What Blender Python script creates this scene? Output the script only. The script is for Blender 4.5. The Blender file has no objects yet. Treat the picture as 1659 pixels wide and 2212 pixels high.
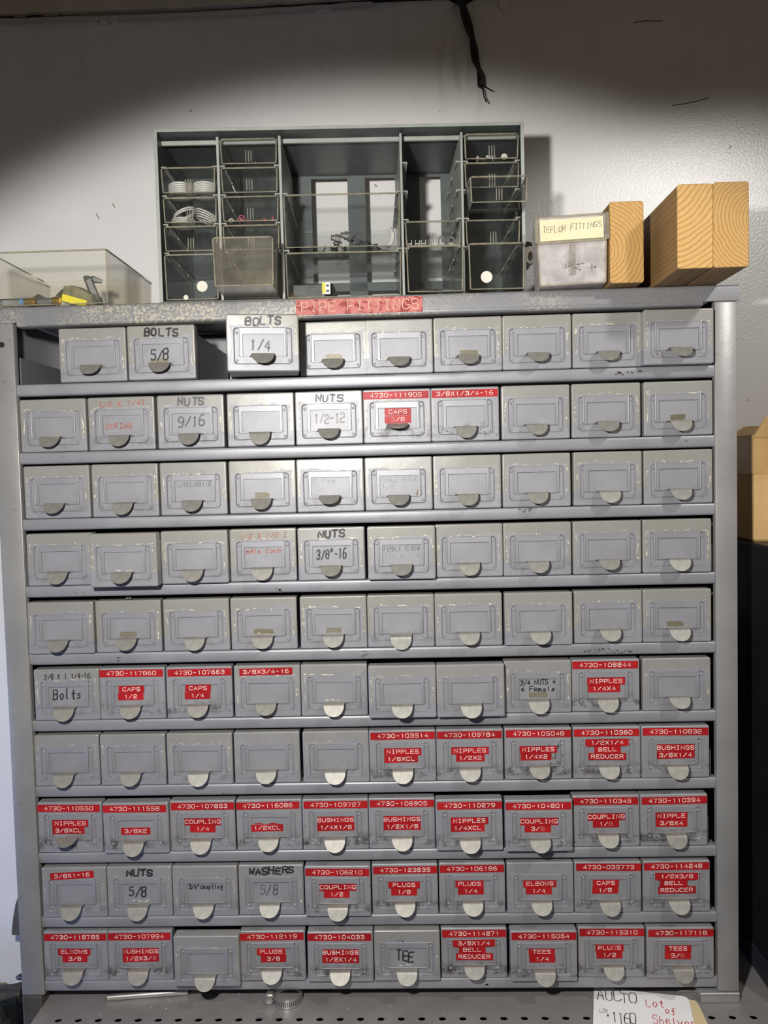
import bpy, bmesh, math, random
from mathutils import Vector, Matrix

# ------------------------------------------------------------------ scene, camera, light
sc = bpy.context.scene
COL = sc.collection
PI = math.pi
FPX = 1716.0                                   # focal length for a 1659 px wide frame
ZR = 1.60                                      # height of the first shelf above the floor
CAM = Vector((0.05344, -0.98315, ZR - 0.12249))
RW = Matrix(((0.99928036, 0.02850034, -0.02502982),
             (-0.02359003, -0.04978059, -0.99848155),
             (-0.02970306, 0.99835346, -0.04907244)))   # world -> camera (right, down, forward)
WALL = 0.212                                   # the wall behind the cabinet

cam = bpy.data.cameras.new('camera')
cam.sensor_fit = 'HORIZONTAL'
cam.sensor_width = 36.0
cam.lens = FPX / 1659.0 * 36.0
cam.clip_start = 0.01
co = bpy.data.objects.new('camera', cam)
COL.objects.link(co)
r, d, f = RW[0], RW[1], RW[2]
m = Matrix(((r[0], -d[0], -f[0]), (r[1], -d[1], -f[1]), (r[2], -d[2], -f[2]))).to_4x4()
m.translation = CAM
co.matrix_world = m
sc.camera = co

vs = sc.view_settings
sc.display_settings.display_device = 'sRGB'
vs.view_transform = 'Standard'
vs.look = 'None'
vs.gamma = 1.0
vs.exposure = 0.0
vs.use_curve_mapping = False

world = bpy.data.worlds.new('world')
sc.world = world
world.use_nodes = True
bg = world.node_tree.nodes['Background']
bg.inputs[0].default_value = (1.0, 0.84, 0.67, 1)
bg.inputs[1].default_value = 0.082


def spot(name, loc, target, power, size, blend, radius, color):
    l = bpy.data.lights.new(name, 'SPOT')
    l.energy = power
    l.spot_size = math.radians(size)
    l.spot_blend = blend
    l.shadow_soft_size = radius
    l.color = color
    o = bpy.data.objects.new(name, l)
    COL.objects.link(o)
    o.location = loc
    o.rotation_euler = (Vector(target) - Vector(loc)).to_track_quat('-Z', 'Y').to_euler()
    return o


def area(name, loc, target, power, sx, sy, color):
    l = bpy.data.lights.new(name, 'AREA')
    l.shape = 'RECTANGLE'
    l.size, l.size_y = sx, sy
    l.energy = power
    l.color = color
    o = bpy.data.objects.new(name, l)
    COL.objects.link(o)
    o.location = loc
    o.rotation_euler = (Vector(target) - Vector(loc)).to_track_quat('-Z', 'Y').to_euler()
    return o


KEY = Vector((-0.11, -0.87, CAM.z + 0.14))
TILT, PAN = math.radians(25.5), math.radians(4)
spot('shaded_work_lamp', KEY, KEY + Vector((math.sin(PAN) * math.cos(TILT), math.cos(PAN) * math.cos(TILT), -math.sin(TILT))), 41, 98, 0.21, 0.020, (1.0, 0.975, 0.935))
spot('shaded_bench_lamp', (0.88, -0.86, CAM.z + 0.77), (0.45, 0.228, CAM.z - 0.21), 23, 56, 0.32, 0.04, (1.0, 0.98, 0.94))
area('window_daylight', (-1.75, -0.45, CAM.z - 0.80), (-0.50, 0.22, CAM.z - 0.62), 2.3, 0.5, 0.7, (0.33, 0.49, 1.0)).data.spread = math.radians(75)


def P(px, py, y):
    """point on the vertical plane at depth y that the camera sees at pixel (px, py)"""
    dv = RW.transposed() @ Vector(((px - 829.5) / FPX, (py - 1106.0) / FPX, 1.0))
    return CAM + dv * ((y - CAM.y) / dv.y)


def PZ(px, py, z):
    dv = RW.transposed() @ Vector(((px - 829.5) / FPX, (py - 1106.0) / FPX, 1.0))
    return CAM + dv * ((z - CAM.z) / dv.z)


# ------------------------------------------------------------------ materials
class NT:
    def __init__(self, name):
        self.m = bpy.data.materials.new(name)
        self.m.use_nodes = True
        self.t = self.m.node_tree
        self.bsdf = self.t.nodes['Principled BSDF']
        self.out = self.t.nodes['Material Output']

    def n(self, kind, **kw):
        nd = self.t.nodes.new(kind)
        for k, v in kw.items():
            if k.startswith('i_'):
                key = k[2:]
                key = int(key) if key.isdigit() else key
                nd.inputs[key].default_value = v
            else:
                setattr(nd, k, v)
        return nd

    def l(self, a, b):
        self.t.links.new(a, b)

    def math(self, op, a, b=None, clamp=False):
        nd = self.n('ShaderNodeMath', operation=op, use_clamp=clamp)
        for i, v in enumerate((a, b)):
            if v is None:
                continue
            if isinstance(v, (int, float)):
                nd.inputs[i].default_value = v
            else:
                self.l(v, nd.inputs[i])
        return nd.outputs[0]

    def smooth(self, v, a, b):
        nd = self.n('ShaderNodeMapRange', interpolation_type='SMOOTHSTEP')
        self.l(v, nd.inputs[0])
        nd.inputs[1].default_value = a
        nd.inputs[2].default_value = b
        return nd.outputs[0]

    def mix(self, fac, a, b):
        nd = self.n('ShaderNodeMix', data_type='RGBA')
        for sock, v in ((nd.inputs[0], fac), (nd.inputs[6], a), (nd.inputs[7], b)):
            if isinstance(v, (int, float)):
                sock.default_value = v
            elif isinstance(v, tuple):
                sock.default_value = (*v, 1) if len(v) == 3 else v
            else:
                self.l(v, sock)
        return nd.outputs[2]

    def noise(self, vec, scale, detail=3.0, rough=0.5):
        nd = self.n('ShaderNodeTexNoise', i_Scale=scale, i_Detail=detail, i_Roughness=rough)
        if vec is not None:
            self.l(vec, nd.inputs['Vector'])
        return nd.outputs['Fac']

    def bump(self, h, strength, dist):
        nd = self.n('ShaderNodeBump')
        nd.inputs['Strength'].default_value = strength
        nd.inputs['Distance'].default_value = dist
        self.l(h, nd.inputs['Height'])
        self.l(nd.outputs[0], self.bsdf.inputs['Normal'])


def simple(name, col, rough=0.5, metal=0.0, var=0.12, nscale=60.0, bump=0.0, bscale=400.0, spec=0.5):
    t = NT(name)
    tc = t.n('ShaderNodeTexCoord').outputs['Object']
    n = t.noise(tc, nscale, 4)
    dark = tuple(c * (1 - var) for c in col)
    lite = tuple(min(1, c * (1 + var)) for c in col)
    t.l(t.mix(t.smooth(n, 0.3, 0.7), dark, lite), t.bsdf.inputs['Base Color'])
    t.bsdf.inputs['Roughness'].default_value = rough
    t.bsdf.inputs['Metallic'].default_value = metal
    t.bsdf.inputs['Specular IOR Level'].default_value = spec
    if bump:
        t.bump(t.noise(tc, bscale, 2), bump, 0.001)
    return t.m


def clear(name, tint, haze, hazecol, rough=0.06, refl=1.0, scratch=0.0):
    """clear plastic: see-through with a mirror-like skin and a little haze and dust"""
    t = NT(name)
    t.t.nodes.remove(t.bsdf)
    tr = t.n('ShaderNodeBsdfTransparent')
    tr.inputs[0].default_value = (*tint, 1)
    gl = t.n('ShaderNodeBsdfGlossy')
    gl.inputs['Roughness'].default_value = rough
    df = t.n('ShaderNodeBsdfDiffuse')
    df.inputs[0].default_value = (*hazecol, 1)
    tc = t.n('ShaderNodeTexCoord').outputs['Object']
    dust = t.noise(tc, 55, 5, 0.65)
    fine = t.noise(tc, 900, 2)
    hz = t.math('ADD', t.math('MULTIPLY', t.smooth(dust, 0.35, 0.8), haze * 0.9), haze * 0.78)
    if scratch:
        hz = t.math('ADD', hz, t.math('MULTIPLY', t.smooth(fine, 0.62, 0.75), scratch), True)
    m1 = t.n('ShaderNodeMixShader')
    t.l(hz, m1.inputs[0])
    t.l(tr.outputs[0], m1.inputs[1])
    tl = t.n('ShaderNodeBsdfTranslucent')
    tl.inputs[0].default_value = (*hazecol, 1)
    m0 = t.n('ShaderNodeMixShader')
    m0.inputs[0].default_value = 0.5
    t.l(df.outputs[0], m0.inputs[1])
    t.l(tl.outputs[0], m0.inputs[2])
    t.l(m0.outputs[0], m1.inputs[2])
    fr = t.n('ShaderNodeFresnel', i_IOR=1.45)
    m2 = t.n('ShaderNodeMixShader')
    t.l(t.math('MULTIPLY', fr.outputs[0], refl, True), m2.inputs[0])
    t.l(m1.outputs[0], m2.inputs[1])
    t.l(gl.outputs[0], m2.inputs[2])
    t.l(m2.outputs[0], t.out.inputs[0])
    return t.m


def steel_front(name, base=(0.28, 0.28, 0.298)):
    """grey enamel of a drawer front; object colour drives: r old tape film, g tape crumbs, b grime"""
    t = NT(name)
    tc = t.n('ShaderNodeTexCoord').outputs['Object']
    oi = t.n('ShaderNodeObjectInfo')
    off = t.n('ShaderNodeCombineXYZ')
    t.l(t.math('MULTIPLY', oi.outputs['Random'], 37.0), off.inputs[0])
    t.l(t.math('MULTIPLY', oi.outputs['Random'], 11.0), off.inputs[1])
    va = t.n('ShaderNodeVectorMath', operation='ADD')
    t.l(tc, va.inputs[0])
    t.l(off.outputs[0], va.inputs[1])
    v = va.outputs[0]
    sep = t.n('ShaderNodeSeparateXYZ')
    t.l(tc, sep.inputs[0])
    x, z = sep.outputs[0], sep.outputs[2]
    ax = t.math('ABSOLUTE', x)
    sc_ = t.n('ShaderNodeSeparateColor')
    t.l(oi.outputs['Color'], sc_.inputs[0])
    R, G, Bc = sc_.outputs[0], sc_.outputs[1], sc_.outputs[2]
    wob = t.math('MULTIPLY', t.math('SUBTRACT', t.noise(v, 45, 3), 0.5), 0.011)
    zb = t.math('ADD', z, wob)                       # wavy lower edge of the film along the top
    xb = t.math('ADD', ax, t.math('MULTIPLY', t.math('SUBTRACT', t.noise(v, 70, 3), 0.5), 0.007))
    top = t.smooth(zb, 0.0520, 0.0526)
    side = t.math('MULTIPLY', t.smooth(xb, 0.0368, 0.0373), t.smooth(z, 0.0190, 0.0194))
    film = t.math('MULTIPLY', t.math('MAXIMUM', top, side), R)
    # raised edge of the torn film
    e1 = t.math('SUBTRACT', 1.0, t.smooth(t.math('ABSOLUTE', t.math('SUBTRACT', zb, 0.0523)), 0.0003, 0.0009))
    e2 = t.math('SUBTRACT', 1.0, t.smooth(t.math('ABSOLUTE', t.math('SUBTRACT', xb, 0.0370)), 0.0003, 0.0010))
    e2 = t.math('MULTIPLY', t.math('MULTIPLY', e2, t.smooth(z, 0.016, 0.018)), t.math('SUBTRACT', 1.0, top))
    e1 = t.math('MULTIPLY', e1, t.math('SUBTRACT', 1.0, t.smooth(ax, 0.037, 0.039)))
    edge = t.math('MULTIPLY', t.math('MAXIMUM', e1, e2), t.smooth(t.noise(v, 130, 3), 0.53, 0.60))
    edge = t.math('MULTIPLY', edge, G, True)
    fine = t.noise(v, 700, 2)
    col = t.mix(t.smooth(t.noise(v, 30, 4), 0.3, 0.75), tuple(c * 0.93 for c in base), tuple(c * 1.06 for c in base))
    col = t.mix(t.math('MULTIPLY', t.smooth(fine, 0.35, 0.7), 0.25), col, tuple(c * 0.8 for c in base))
    col = t.mix(t.math('MULTIPLY', film, 0.52), col, (0.335, 0.315, 0.235))
    # dirt rubbed in around the pull
    d1 = t.math('MULTIPLY', t.math('SUBTRACT', 1.0, t.smooth(z, 0.012, 0.026)), t.smooth(z, 0.003, 0.008))
    d1 = t.math('MULTIPLY', d1, t.smooth(t.noise(v, 90, 5, 0.7), 0.42, 0.66))
    col = t.mix(t.math('MULTIPLY', d1, Bc, True), col, (0.05, 0.045, 0.04))
    # scattered chips
    ch = t.math('MULTIPLY', t.smooth(t.noise(v, 260, 2), 0.71, 0.74), 0.8)
    col = t.mix(t.math('MULTIPLY', ch, Bc, True), col, (0.06, 0.05, 0.04))
    col = t.mix(edge, col, (0.60, 0.56, 0.42))
    t.l(col, t.bsdf.inputs['Base Color'])
    ro = t.math('SUBTRACT', 0.46, t.math('MULTIPLY', film, 0.14))
    t.l(ro, t.bsdf.inputs['Roughness'])
    t.bsdf.inputs['Metallic'].default_value = 0.15
    h = t.math('ADD', t.math('MULTIPLY', fine, 0.12), t.math('MULTIPLY', edge, 0.8))
    h = t.math('ADD', h, t.math('MULTIPLY', t.noise(v, 22, 2), 1.2))
    t.bump(h, 0.35, 0.0012)
    return t.m


def steel(name, base, rough=0.42, dirt=0.3, dirtcol=(0.10, 0.095, 0.08), metal=0.25):
    t = NT(name)
    tc = t.n('ShaderNodeTexCoord').outputs['Object']
    fine = t.noise(tc, 700, 2)
    big = t.noise(tc, 14, 4)
    col = t.mix(t.smooth(big, 0.3, 0.7), tuple(c * 0.9 for c in base), tuple(c * 1.08 for c in base))
    col = t.mix(t.math('MULTIPLY', t.smooth(fine, 0.35, 0.7), 0.2), col, tuple(c * 0.8 for c in base))
    spots = t.math('MULTIPLY', t.smooth(t.noise(tc, 120, 3, 0.6), 0.66, 0.74), dirt)
    col = t.mix(spots, col, dirtcol)
    t.l(col, t.bsdf.inputs['Base Color'])
    t.bsdf.inputs['Roughness'].default_value = rough
    t.bsdf.inputs['Metallic'].default_value = metal
    h = t.math('ADD', t.math('MULTIPLY', fine, 0.15), t.math('MULTIPLY', big, 1.5))
    t.bump(h, 0.3, 0.0015)
    return t.m


def worn_lip(name):
    """top lip of the cabinet: grey paint with blotchy tan adhesive that fades out to the right"""
    t = NT(name)
    tc = t.n('ShaderNodeTexCoord').outputs['Object']
    sep = t.n('ShaderNodeSeparateXYZ')
    t.l(tc, sep.inputs[0])
    base = (0.225, 0.225, 0.232)
    blot = t.noise(tc, 260, 5, 0.7)
    region = t.noise(tc, 11, 2)
    m = t.math('MULTIPLY', t.smooth(blot, 0.46, 0.58), t.smooth(region, 0.38, 0.56))
    m = t.math('MULTIPLY', m, t.math('SUBTRACT', 1.0, t.smooth(sep.outputs[0], 0.0, 0.45)))
    col = t.mix(t.smooth(t.noise(tc, 500, 2), 0.3, 0.7), tuple(c * 0.92 for c in base), tuple(c * 1.05 for c in base))
    col = t.mix(m, col, (0.47, 0.435, 0.34))
    dk = t.math('MULTIPLY', t.smooth(t.noise(tc, 300, 4, 0.7), 0.60, 0.68), t.smooth(region, 0.45, 0.6))
    col = t.mix(t.math('MULTIPLY', dk, 0.7), col, (0.12, 0.11, 0.08))
    t.l(col, t.bsdf.inputs['Base Color'])
    t.bsdf.inputs['Roughness'].default_value = 0.45
    t.bsdf.inputs['Metallic'].default_value = 0.2
    t.bump(blot, 0.25, 0.0008)
    return t.m


def wall_paint(name):
    t = NT(name)
    tc = t.n('ShaderNodeTexCoord').outputs['Object']
    sep = t.n('ShaderNodeSeparateXYZ')
    t.l(tc, sep.inputs[0])
    base = (0.82, 0.81, 0.79)
    col = t.mix(t.smooth(t.noise(tc, 5, 5, 0.6), 0.3, 0.75), tuple(c * 0.93 for c in base), base)
    sp = t.math('MULTIPLY', t.smooth(t.noise(tc, 85, 2, 0.4), 0.755, 0.79), 0.7)
    col = t.mix(sp, col, (0.25, 0.22, 0.18))
    # a drip stain below the cord and grime under the ceiling joint
    mp = t.n('ShaderNodeMapping')
    mp.inputs['Scale'].default_value = (9, 1, 1.4)
    t.l(tc, mp.inputs[0])
    st = t.smooth(t.noise(mp.outputs[0], 5, 4), 0.50, 0.78)
    near = t.math('SUBTRACT', 1.0, t.smooth(t.math('ABSOLUTE', t.math('SUBTRACT', sep.outputs[0], 0.155)), 0.01, 0.06))
    st2 = t.math('MULTIPLY', st, t.math('ADD', t.math('MULTIPLY', near, 0.6), 0.12))
    st2 = t.math('MULTIPLY', st2, t.smooth(sep.outputs[2], 1.95, 2.1))
    col = t.mix(st2, col, (0.30, 0.25, 0.18))
    t.l(col, t.bsdf.inputs['Base Color'])
    t.bsdf.inputs['Roughness'].default_value = 0.30
    t.bump(t.noise(tc, 320, 3, 0.5), 0.30, 0.0016)
    return t.m


def wood(name, cx, cz, ring, tint, seed):
    """sawn softwood, the grain along local y and the heart of the tree at (cx, cz)"""
    t = NT(name)
    tc = t.n('ShaderNodeTexCoord').outputs['Object']
    mp = t.n('ShaderNodeMapping')
    mp.inputs['Location'].default_value = (-cx, seed, -cz)
    mp.inputs['Scale'].default_value = (1, 0.06, 1)
    t.l(tc, mp.inputs[0])
    ns = t.n('ShaderNodeTexNoise', i_Scale=28.0, i_Detail=3.0)
    t.l(mp.outputs[0], ns.inputs['Vector'])
    sep = t.n('ShaderNodeSeparateXYZ')
    t.l(mp.outputs[0], sep.inputs[0])
    x2 = t.math('MULTIPLY', sep.outputs[0], sep.outputs[0])
    z2 = t.math('MULTIPLY', sep.outputs[2], sep.outputs[2])
    rad = t.math('SQRT', t.math('ADD', x2, z2))
    rad = t.math('ADD', rad, t.math('MULTIPLY', ns.outputs['Fac'], 0.011))
    ph = t.math('FRACT', t.math('DIVIDE', rad, ring))
    late = t.math('MULTIPLY', t.smooth(ph, 0.45, 0.86), t.math('SUBTRACT', 1.0, t.smooth(ph, 0.90, 1.0)))
    fib = t.noise(mp.outputs[0], 420, 3, 0.6)
    a = tuple(c for c in tint)
    b = tuple(c * k for c, k in zip(tint, (0.66, 0.52, 0.36)))
    col = t.mix(t.math('MULTIPLY', late, t.math('ADD', 0.5, t.math('MULTIPLY', t.noise(mp.outputs[0], 60, 2), 0.6))), a, b)
    col = t.mix(t.math('MULTIPLY', t.smooth(fib, 0.4, 0.75), 0.28), col, tuple(c * 0.6 for c in tint))
    saw = t.noise(tc, 160, 4, 0.6)
    col = t.mix(t.math('MULTIPLY', t.smooth(saw, 0.55, 0.75), 0.15), col, (0.85, 0.68, 0.42))
    # shade of the weathered long faces is painted into their colour, sawn ends stay fresh
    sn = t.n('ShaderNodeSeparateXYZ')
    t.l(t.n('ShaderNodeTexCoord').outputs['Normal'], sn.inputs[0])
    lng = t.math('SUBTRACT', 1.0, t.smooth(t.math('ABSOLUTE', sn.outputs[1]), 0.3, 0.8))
    grime_shade = t.math('ADD', 0.55, t.math('MULTIPLY', t.noise(mp.outputs[0], 40, 4), 0.35))
    col = t.mix(t.math('MULTIPLY', lng, grime_shade), col, (0.15, 0.082, 0.033))
    t.l(col, t.bsdf.inputs['Base Color'])
    t.bsdf.inputs['Roughness'].default_value = 0.62
    t.bump(t.math('ADD', fib, late), 0.15, 0.0008)
    return t.m


def red_tape(name, col, faded=0.0):
    t = NT(name)
    tc = t.n('ShaderNodeTexCoord').outputs['Object']
    oi = t.n('ShaderNodeObjectInfo')
    va = t.n('ShaderNodeVectorMath', operation='ADD')
    t.l(tc, va.inputs[0])
    t.l(oi.outputs['Random'], va.inputs[1])
    n = t.noise(va.outputs[0], 120, 5, 0.7)
    c = t.mix(t.smooth(t.noise(va.outputs[0], 20, 3), 0.3, 0.7), tuple(k * 0.82 for k in col), tuple(k * 1.12 for k in col))
    if faded:
        c = t.mix(t.math('MULTIPLY', t.smooth(n, 0.50, 0.56), faded), (0.50, 0.16, 0.14), (0.26, 0.02, 0.025))
    t.l(c, t.bsdf.inputs['Base Color'])
    t.bsdf.inputs['Roughness'].default_value = 0.42
    t.bsdf.inputs['Specular IOR Level'].default_value = 0.22
    t.bump(t.noise(va.outputs[0], 150, 2), 0.12, 0.001)
    return t.m


def slotted(name):
    """worm-drive band: thin bright steel with slanted slots all round"""
    t = NT(name)
    tc = t.n('ShaderNodeTexCoord').outputs['Object']
    sep = t.n('ShaderNodeSeparateXYZ')
    t.l(tc, sep.inputs[0])
    an = t.math('ARCTAN2', sep.outputs[1], sep.outputs[0])
    an = t.math('ADD', an, t.math('MULTIPLY', sep.outputs[2], 6.0))
    fr = t.math('FRACT', t.math('MULTIPLY', an, 46.0 / (2 * PI)))
    slot = t.math('MULTIPLY', t.smooth(fr, 0.5, 0.56), t.math('SUBTRACT', 1.0, t.smooth(fr, 0.9, 0.96)))
    slot = t.math('MULTIPLY', slot, t.smooth(sep.outputs[2], 0.0028, 0.0034))
    slot = t.math('MULTIPLY', slot, t.math('SUBTRACT', 1.0, t.smooth(sep.outputs[2], 0.0090, 0.0096)))
    t.l(t.mix(slot, (0.55, 0.54, 0.52), (0.03, 0.03, 0.03)), t.bsdf.inputs['Base Color'])
    t.l(t.math('SUBTRACT', 0.9, slot), t.bsdf.inputs['Metallic'])
    t.bsdf.inputs['Roughness'].default_value = 0.32
    return t.m


def cardboard(name):
    t = NT(name)
    tc = t.n('ShaderNodeTexCoord').outputs['Object']
    mp = t.n('ShaderNodeMapping')
    mp.inputs['Scale'].default_value = (1, 1, 0.08)
    t.l(tc, mp.inputs[0])
    n = t.noise(mp.outputs[0], 260, 3)
    b = t.noise(tc, 16, 4)
    col = t.mix(t.smooth(b, 0.3, 0.75), (0.50, 0.31, 0.13), (0.63, 0.41, 0.18))
    col = t.mix(t.math('MULTIPLY', t.smooth(n, 0.4, 0.7), 0.3), col, (0.42, 0.26, 0.11))
    t.l(col, t.bsdf.inputs['Base Color'])
    t.bsdf.inputs['Roughness'].default_value = 0.75
    t.bump(n, 0.1, 0.001)
    return t.m


M = {}
M['front'] = steel_front('grey_drawer_enamel')
M['steel'] = steel('grey_enamel', (0.295, 0.295, 0.315))
M['body'] = steel('drawer_body_steel', (0.20, 0.20, 0.22), 0.5, 0.2)
M['post'] = steel('post_enamel', (0.31, 0.306, 0.30), 0.36, 0.35)
M['lip'] = worn_lip('worn_lip_enamel')
M['pull'] = simple('bare_pull_steel', (0.30, 0.288, 0.258), 0.50, 0.4, 0.10, 120, 0.1, 500)
M['tape'] = red_tape('red_label_tape', (0.385, 0.013, 0.016))
M['tape_old'] = red_tape('faded_red_tape', (0.50, 0.06, 0.06), 0.9)
M['emboss'] = simple('embossed_white', (0.80, 0.74, 0.68), 0.5, 0, 0.05)
M['emboss_dim'] = simple('rubbed_embossing', (0.56, 0.24, 0.22), 0.5, 0, 0.1)
M['ink'] = simple('black_marker_ink', (0.028, 0.028, 0.032), 0.4, 0, 0.2)
M['ink_grey'] = simple('worn_marker_ink', (0.105, 0.105, 0.12), 0.5, 0, 0.3)
M['ink_faint'] = simple('ghost_of_ink', (0.27, 0.265, 0.27), 0.5, 0, 0.2)
M['ink_red'] = simple('red_marker_ink', (0.36, 0.12, 0.09), 0.5, 0, 0.3)
M['pen_red'] = simple('red_pen_ink', (0.55, 0.03, 0.05), 0.5, 0, 0.1)
M['pen_black'] = simple('dark_pen_ink', (0.05, 0.045, 0.06), 0.5, 0, 0.1)
M['film'] = clear('yellowed_tape_film', (0.96, 0.93, 0.82), 0.10, (0.48, 0.46, 0.36), 0.15, 1.0, 0.15)
M['crumb'] = simple('dried_tape', (0.62, 0.58, 0.43), 0.45, 0, 0.2, 300)
M['smudge'] = simple('black_smudge', (0.10, 0.095, 0.085), 0.55, 0, 0.5, 300)
M['wall'] = wall_paint('wall_paint')
M['dark'] = simple('void_black', (0.006, 0.006, 0.007), 0.7, 0, 0.2)
M['plaster'] = simple('ceiling_board', (0.60, 0.55, 0.47), 0.8, 0, 0.15, 8, 0.3, 60)
M['floor'] = simple('concrete', (0.22, 0.21, 0.20), 0.8, 0, 0.2, 6, 0.2, 80)
M['bench'] = steel('bench_top_steel', (0.33, 0.315, 0.315), 0.42, 0.3, (0.08, 0.07, 0.05), 0.35)
M['organizer'] = simple('grey_green_plastic', (0.105, 0.12, 0.117), 0.42, 0, 0.08, 40)
M['organizer_shaded'] = simple('shaded_grey_green_plastic', (0.062, 0.072, 0.070), 0.45, 0, 0.08, 40)  # same plastic, darkened to paint in the shade under the roof
M['organizer_lit'] = simple('lit_grey_green_plastic', (0.34, 0.36, 0.325), 0.4, 0, 0.08, 40)  # same plastic, lightened to paint in the light on the front edges
M['clear'] = clear('clear_plastic', (0.965, 0.97, 0.968), 0.016, (0.52, 0.52, 0.51), 0.05, 0.5, 0.04)
M['clear_warm'] = clear('yellowed_clear_plastic', (0.988, 0.982, 0.955), 0.022, (0.90, 0.87, 0.72), 0.06, 0.35, 0.03)
M['clear_hazy'] = clear('scuffed_clear_plastic', (0.97, 0.965, 0.96), 0.66, (0.88, 0.84, 0.82), 0.12, 0.6, 0.15)
M['rim'] = clear('clear_plastic_rim', (0.90, 0.87, 0.79), 0.34, (0.95, 0.88, 0.68), 0.10, 2.2)
M['rib'] = clear('clear_plastic_rib', (0.85, 0.83, 0.76), 0.42, (0.95, 0.92, 0.80), 0.08, 2.0)
M['clear_dusty'] = clear('dusty_clear_plastic', (0.96, 0.945, 0.91), 0.12, (0.60, 0.56, 0.48), 0.08, 0.8, 0.10)
M['silver'] = simple('bright_wire', (0.80, 0.77, 0.72), 0.3, 0.35, 0.05)
M['zinc'] = simple('dull_zinc', (0.55, 0.53, 0.50), 0.38, 0.85, 0.1)
M['brass'] = simple('brass', (0.70, 0.45, 0.14), 0.3, 0.9, 0.1)
M['paper'] = simple('white_paper', (0.93, 0.92, 0.93), 0.7, 0, 0.02)
M['buff'] = simple('buff_paper', (0.72, 0.58, 0.34), 0.75, 0, 0.05)
M['cream'] = simple('aged_label_paper', (0.70, 0.63, 0.40), 0.6, 0, 0.08, 40)
M['white'] = simple('off_white_sticker', (0.66, 0.62, 0.53), 0.6, 0, 0.06)
M['yellow'] = simple('yellow_sticker', (0.85, 0.74, 0.05), 0.45, 0, 0.04)
M['rubber'] = simple('black_rubber', (0.012, 0.012, 0.012), 0.55, 0, 0.2)
M['pink'] = simple('pink_rubber', (0.45, 0.12, 0.15), 0.5, 0, 0.2)
M['olive'] = simple('olive_casing', (0.20, 0.19, 0.12), 0.5, 0, 0.25, 90)
M['glass'] = clear('cloudy_tube', (0.82, 0.85, 0.88), 0.25, (0.55, 0.58, 0.62), 0.1, 1.0, 0.1)
M['smoke'] = clear('smoky_plastic', (0.62, 0.62, 0.60), 0.22, (0.35, 0.34, 0.31), 0.08, 1.0, 0.1)
M['blue'] = simple('blue_print', (0.10, 0.25, 0.50), 0.5, 0, 0.1)
M['iron'] = simple('dark_cast_iron', (0.075, 0.072, 0.07), 0.45, 0.5, 0.25, 60, 0.2, 200)
M['brown_iron'] = simple('brownish_steel', (0.115, 0.10, 0.092), 0.5, 0.4, 0.25, 30)
M['black'] = simple('black_enamel', (0.008, 0.009, 0.011), 0.5, 0, 0.3, 20)
M['navy'] = simple('dark_blue_enamel', (0.022, 0.026, 0.04), 0.5, 0, 0.3, 20)
M['card'] = cardboard('brown_cardboard')
M['parcel_tape'] = simple('brown_parcel_tape', (0.46, 0.29, 0.12), 0.35, 0, 0.08, 30)
M['grey_part'] = simple('dark_grey_fitting', (0.06, 0.06, 0.065), 0.45, 0, 0.3)
M['cream_rope'] = simple('cream_cord', (0.62, 0.56, 0.46), 0.6, 0, 0.1, 200)
M['slotted'] = slotted('slotted_band')
M['chip'] = simple('metal_chip', (0.75, 0.75, 0.78), 0.3, 0.8, 0.1)

sc.cycles.transparent_max_bounces = 40
sc.cycles.max_bounces = 10


# ------------------------------------------------------------------ object helpers
def link(name, data, parent=None):
    o = bpy.data.objects.new(name, data)
    COL.objects.link(o)
    if parent is not None:
        o.parent = parent
    return o


def mesh(name, bm, mat, smooth=False):
    bmesh.ops.recalc_face_normals(bm, faces=bm.faces[:])
    me = bpy.data.meshes.new(name)
    bm.to_mesh(me)
    bm.free()
    for mm in (mat if isinstance(mat, (list, tuple)) else [mat]):
        me.materials.append(mm)
    if smooth:
        for p in me.polygons:
            p.use_smooth = True
        me.set_sharp_from_angle(angle=math.radians(smooth if smooth is not True else 35))
    return me


def obj(name, bm, mat, parent=None, smooth=False):
    return link(name, mesh(name, bm, mat, smooth), parent)


def tag(o, label, cat, group=None, kind=None):
    o['label'] = label
    o['category'] = cat
    if group:
        o['group'] = group
    if kind:
        o['kind'] = kind
    return o


def thing(name, label, cat, loc=(0, 0, 0), rot=(0, 0, 0), group=None):
    o = bpy.data.objects.new(name, None)
    COL.objects.link(o)
    o.empty_display_size = 0.02
    o.location = loc
    o.rotation_euler = rot
    return tag(o, label, cat, group)


def struct(o):
    o['kind'] = 'structure'
    return o


def box(bm, x0, x1, y0, y1, z0, z1, bev=0.0, seg=2, mi=0):
    vs_ = [bm.verts.new((x, y, z)) for x in (x0, x1) for y in (y0, y1) for z in (z0, z1)]
    q = ((0, 1, 3, 2), (4, 6, 7, 5), (0, 4, 5, 1), (2, 3, 7, 6), (0, 2, 6, 4), (1, 5, 7, 3))
    fs = [bm.faces.new([vs_[i] for i in k]) for k in q]
    for f_ in fs:
        f_.material_index = mi
    if bev:
        es = list({e for f_ in fs for e in f_.edges})
        res = bmesh.ops.bevel(bm, geom=es, offset=bev, segments=seg, profile=0.5, affect='EDGES')
        for f_ in res['faces']:
            f_.material_index = mi
    return vs_


def rrect(x0, x1, z0, z1, r, n=5):
    pts = []
    for cx, cz, a0 in ((x1 - r, z1 - r, 0), (x0 + r, z1 - r, 90), (x0 + r, z0 + r, 180), (x1 - r, z0 + r, 270)):
        for i in range(n + 1):
            a = math.radians(a0 + 90 * i / n)
            pts.append((cx + r * math.cos(a), cz + r * math.sin(a)))
    return pts


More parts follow.
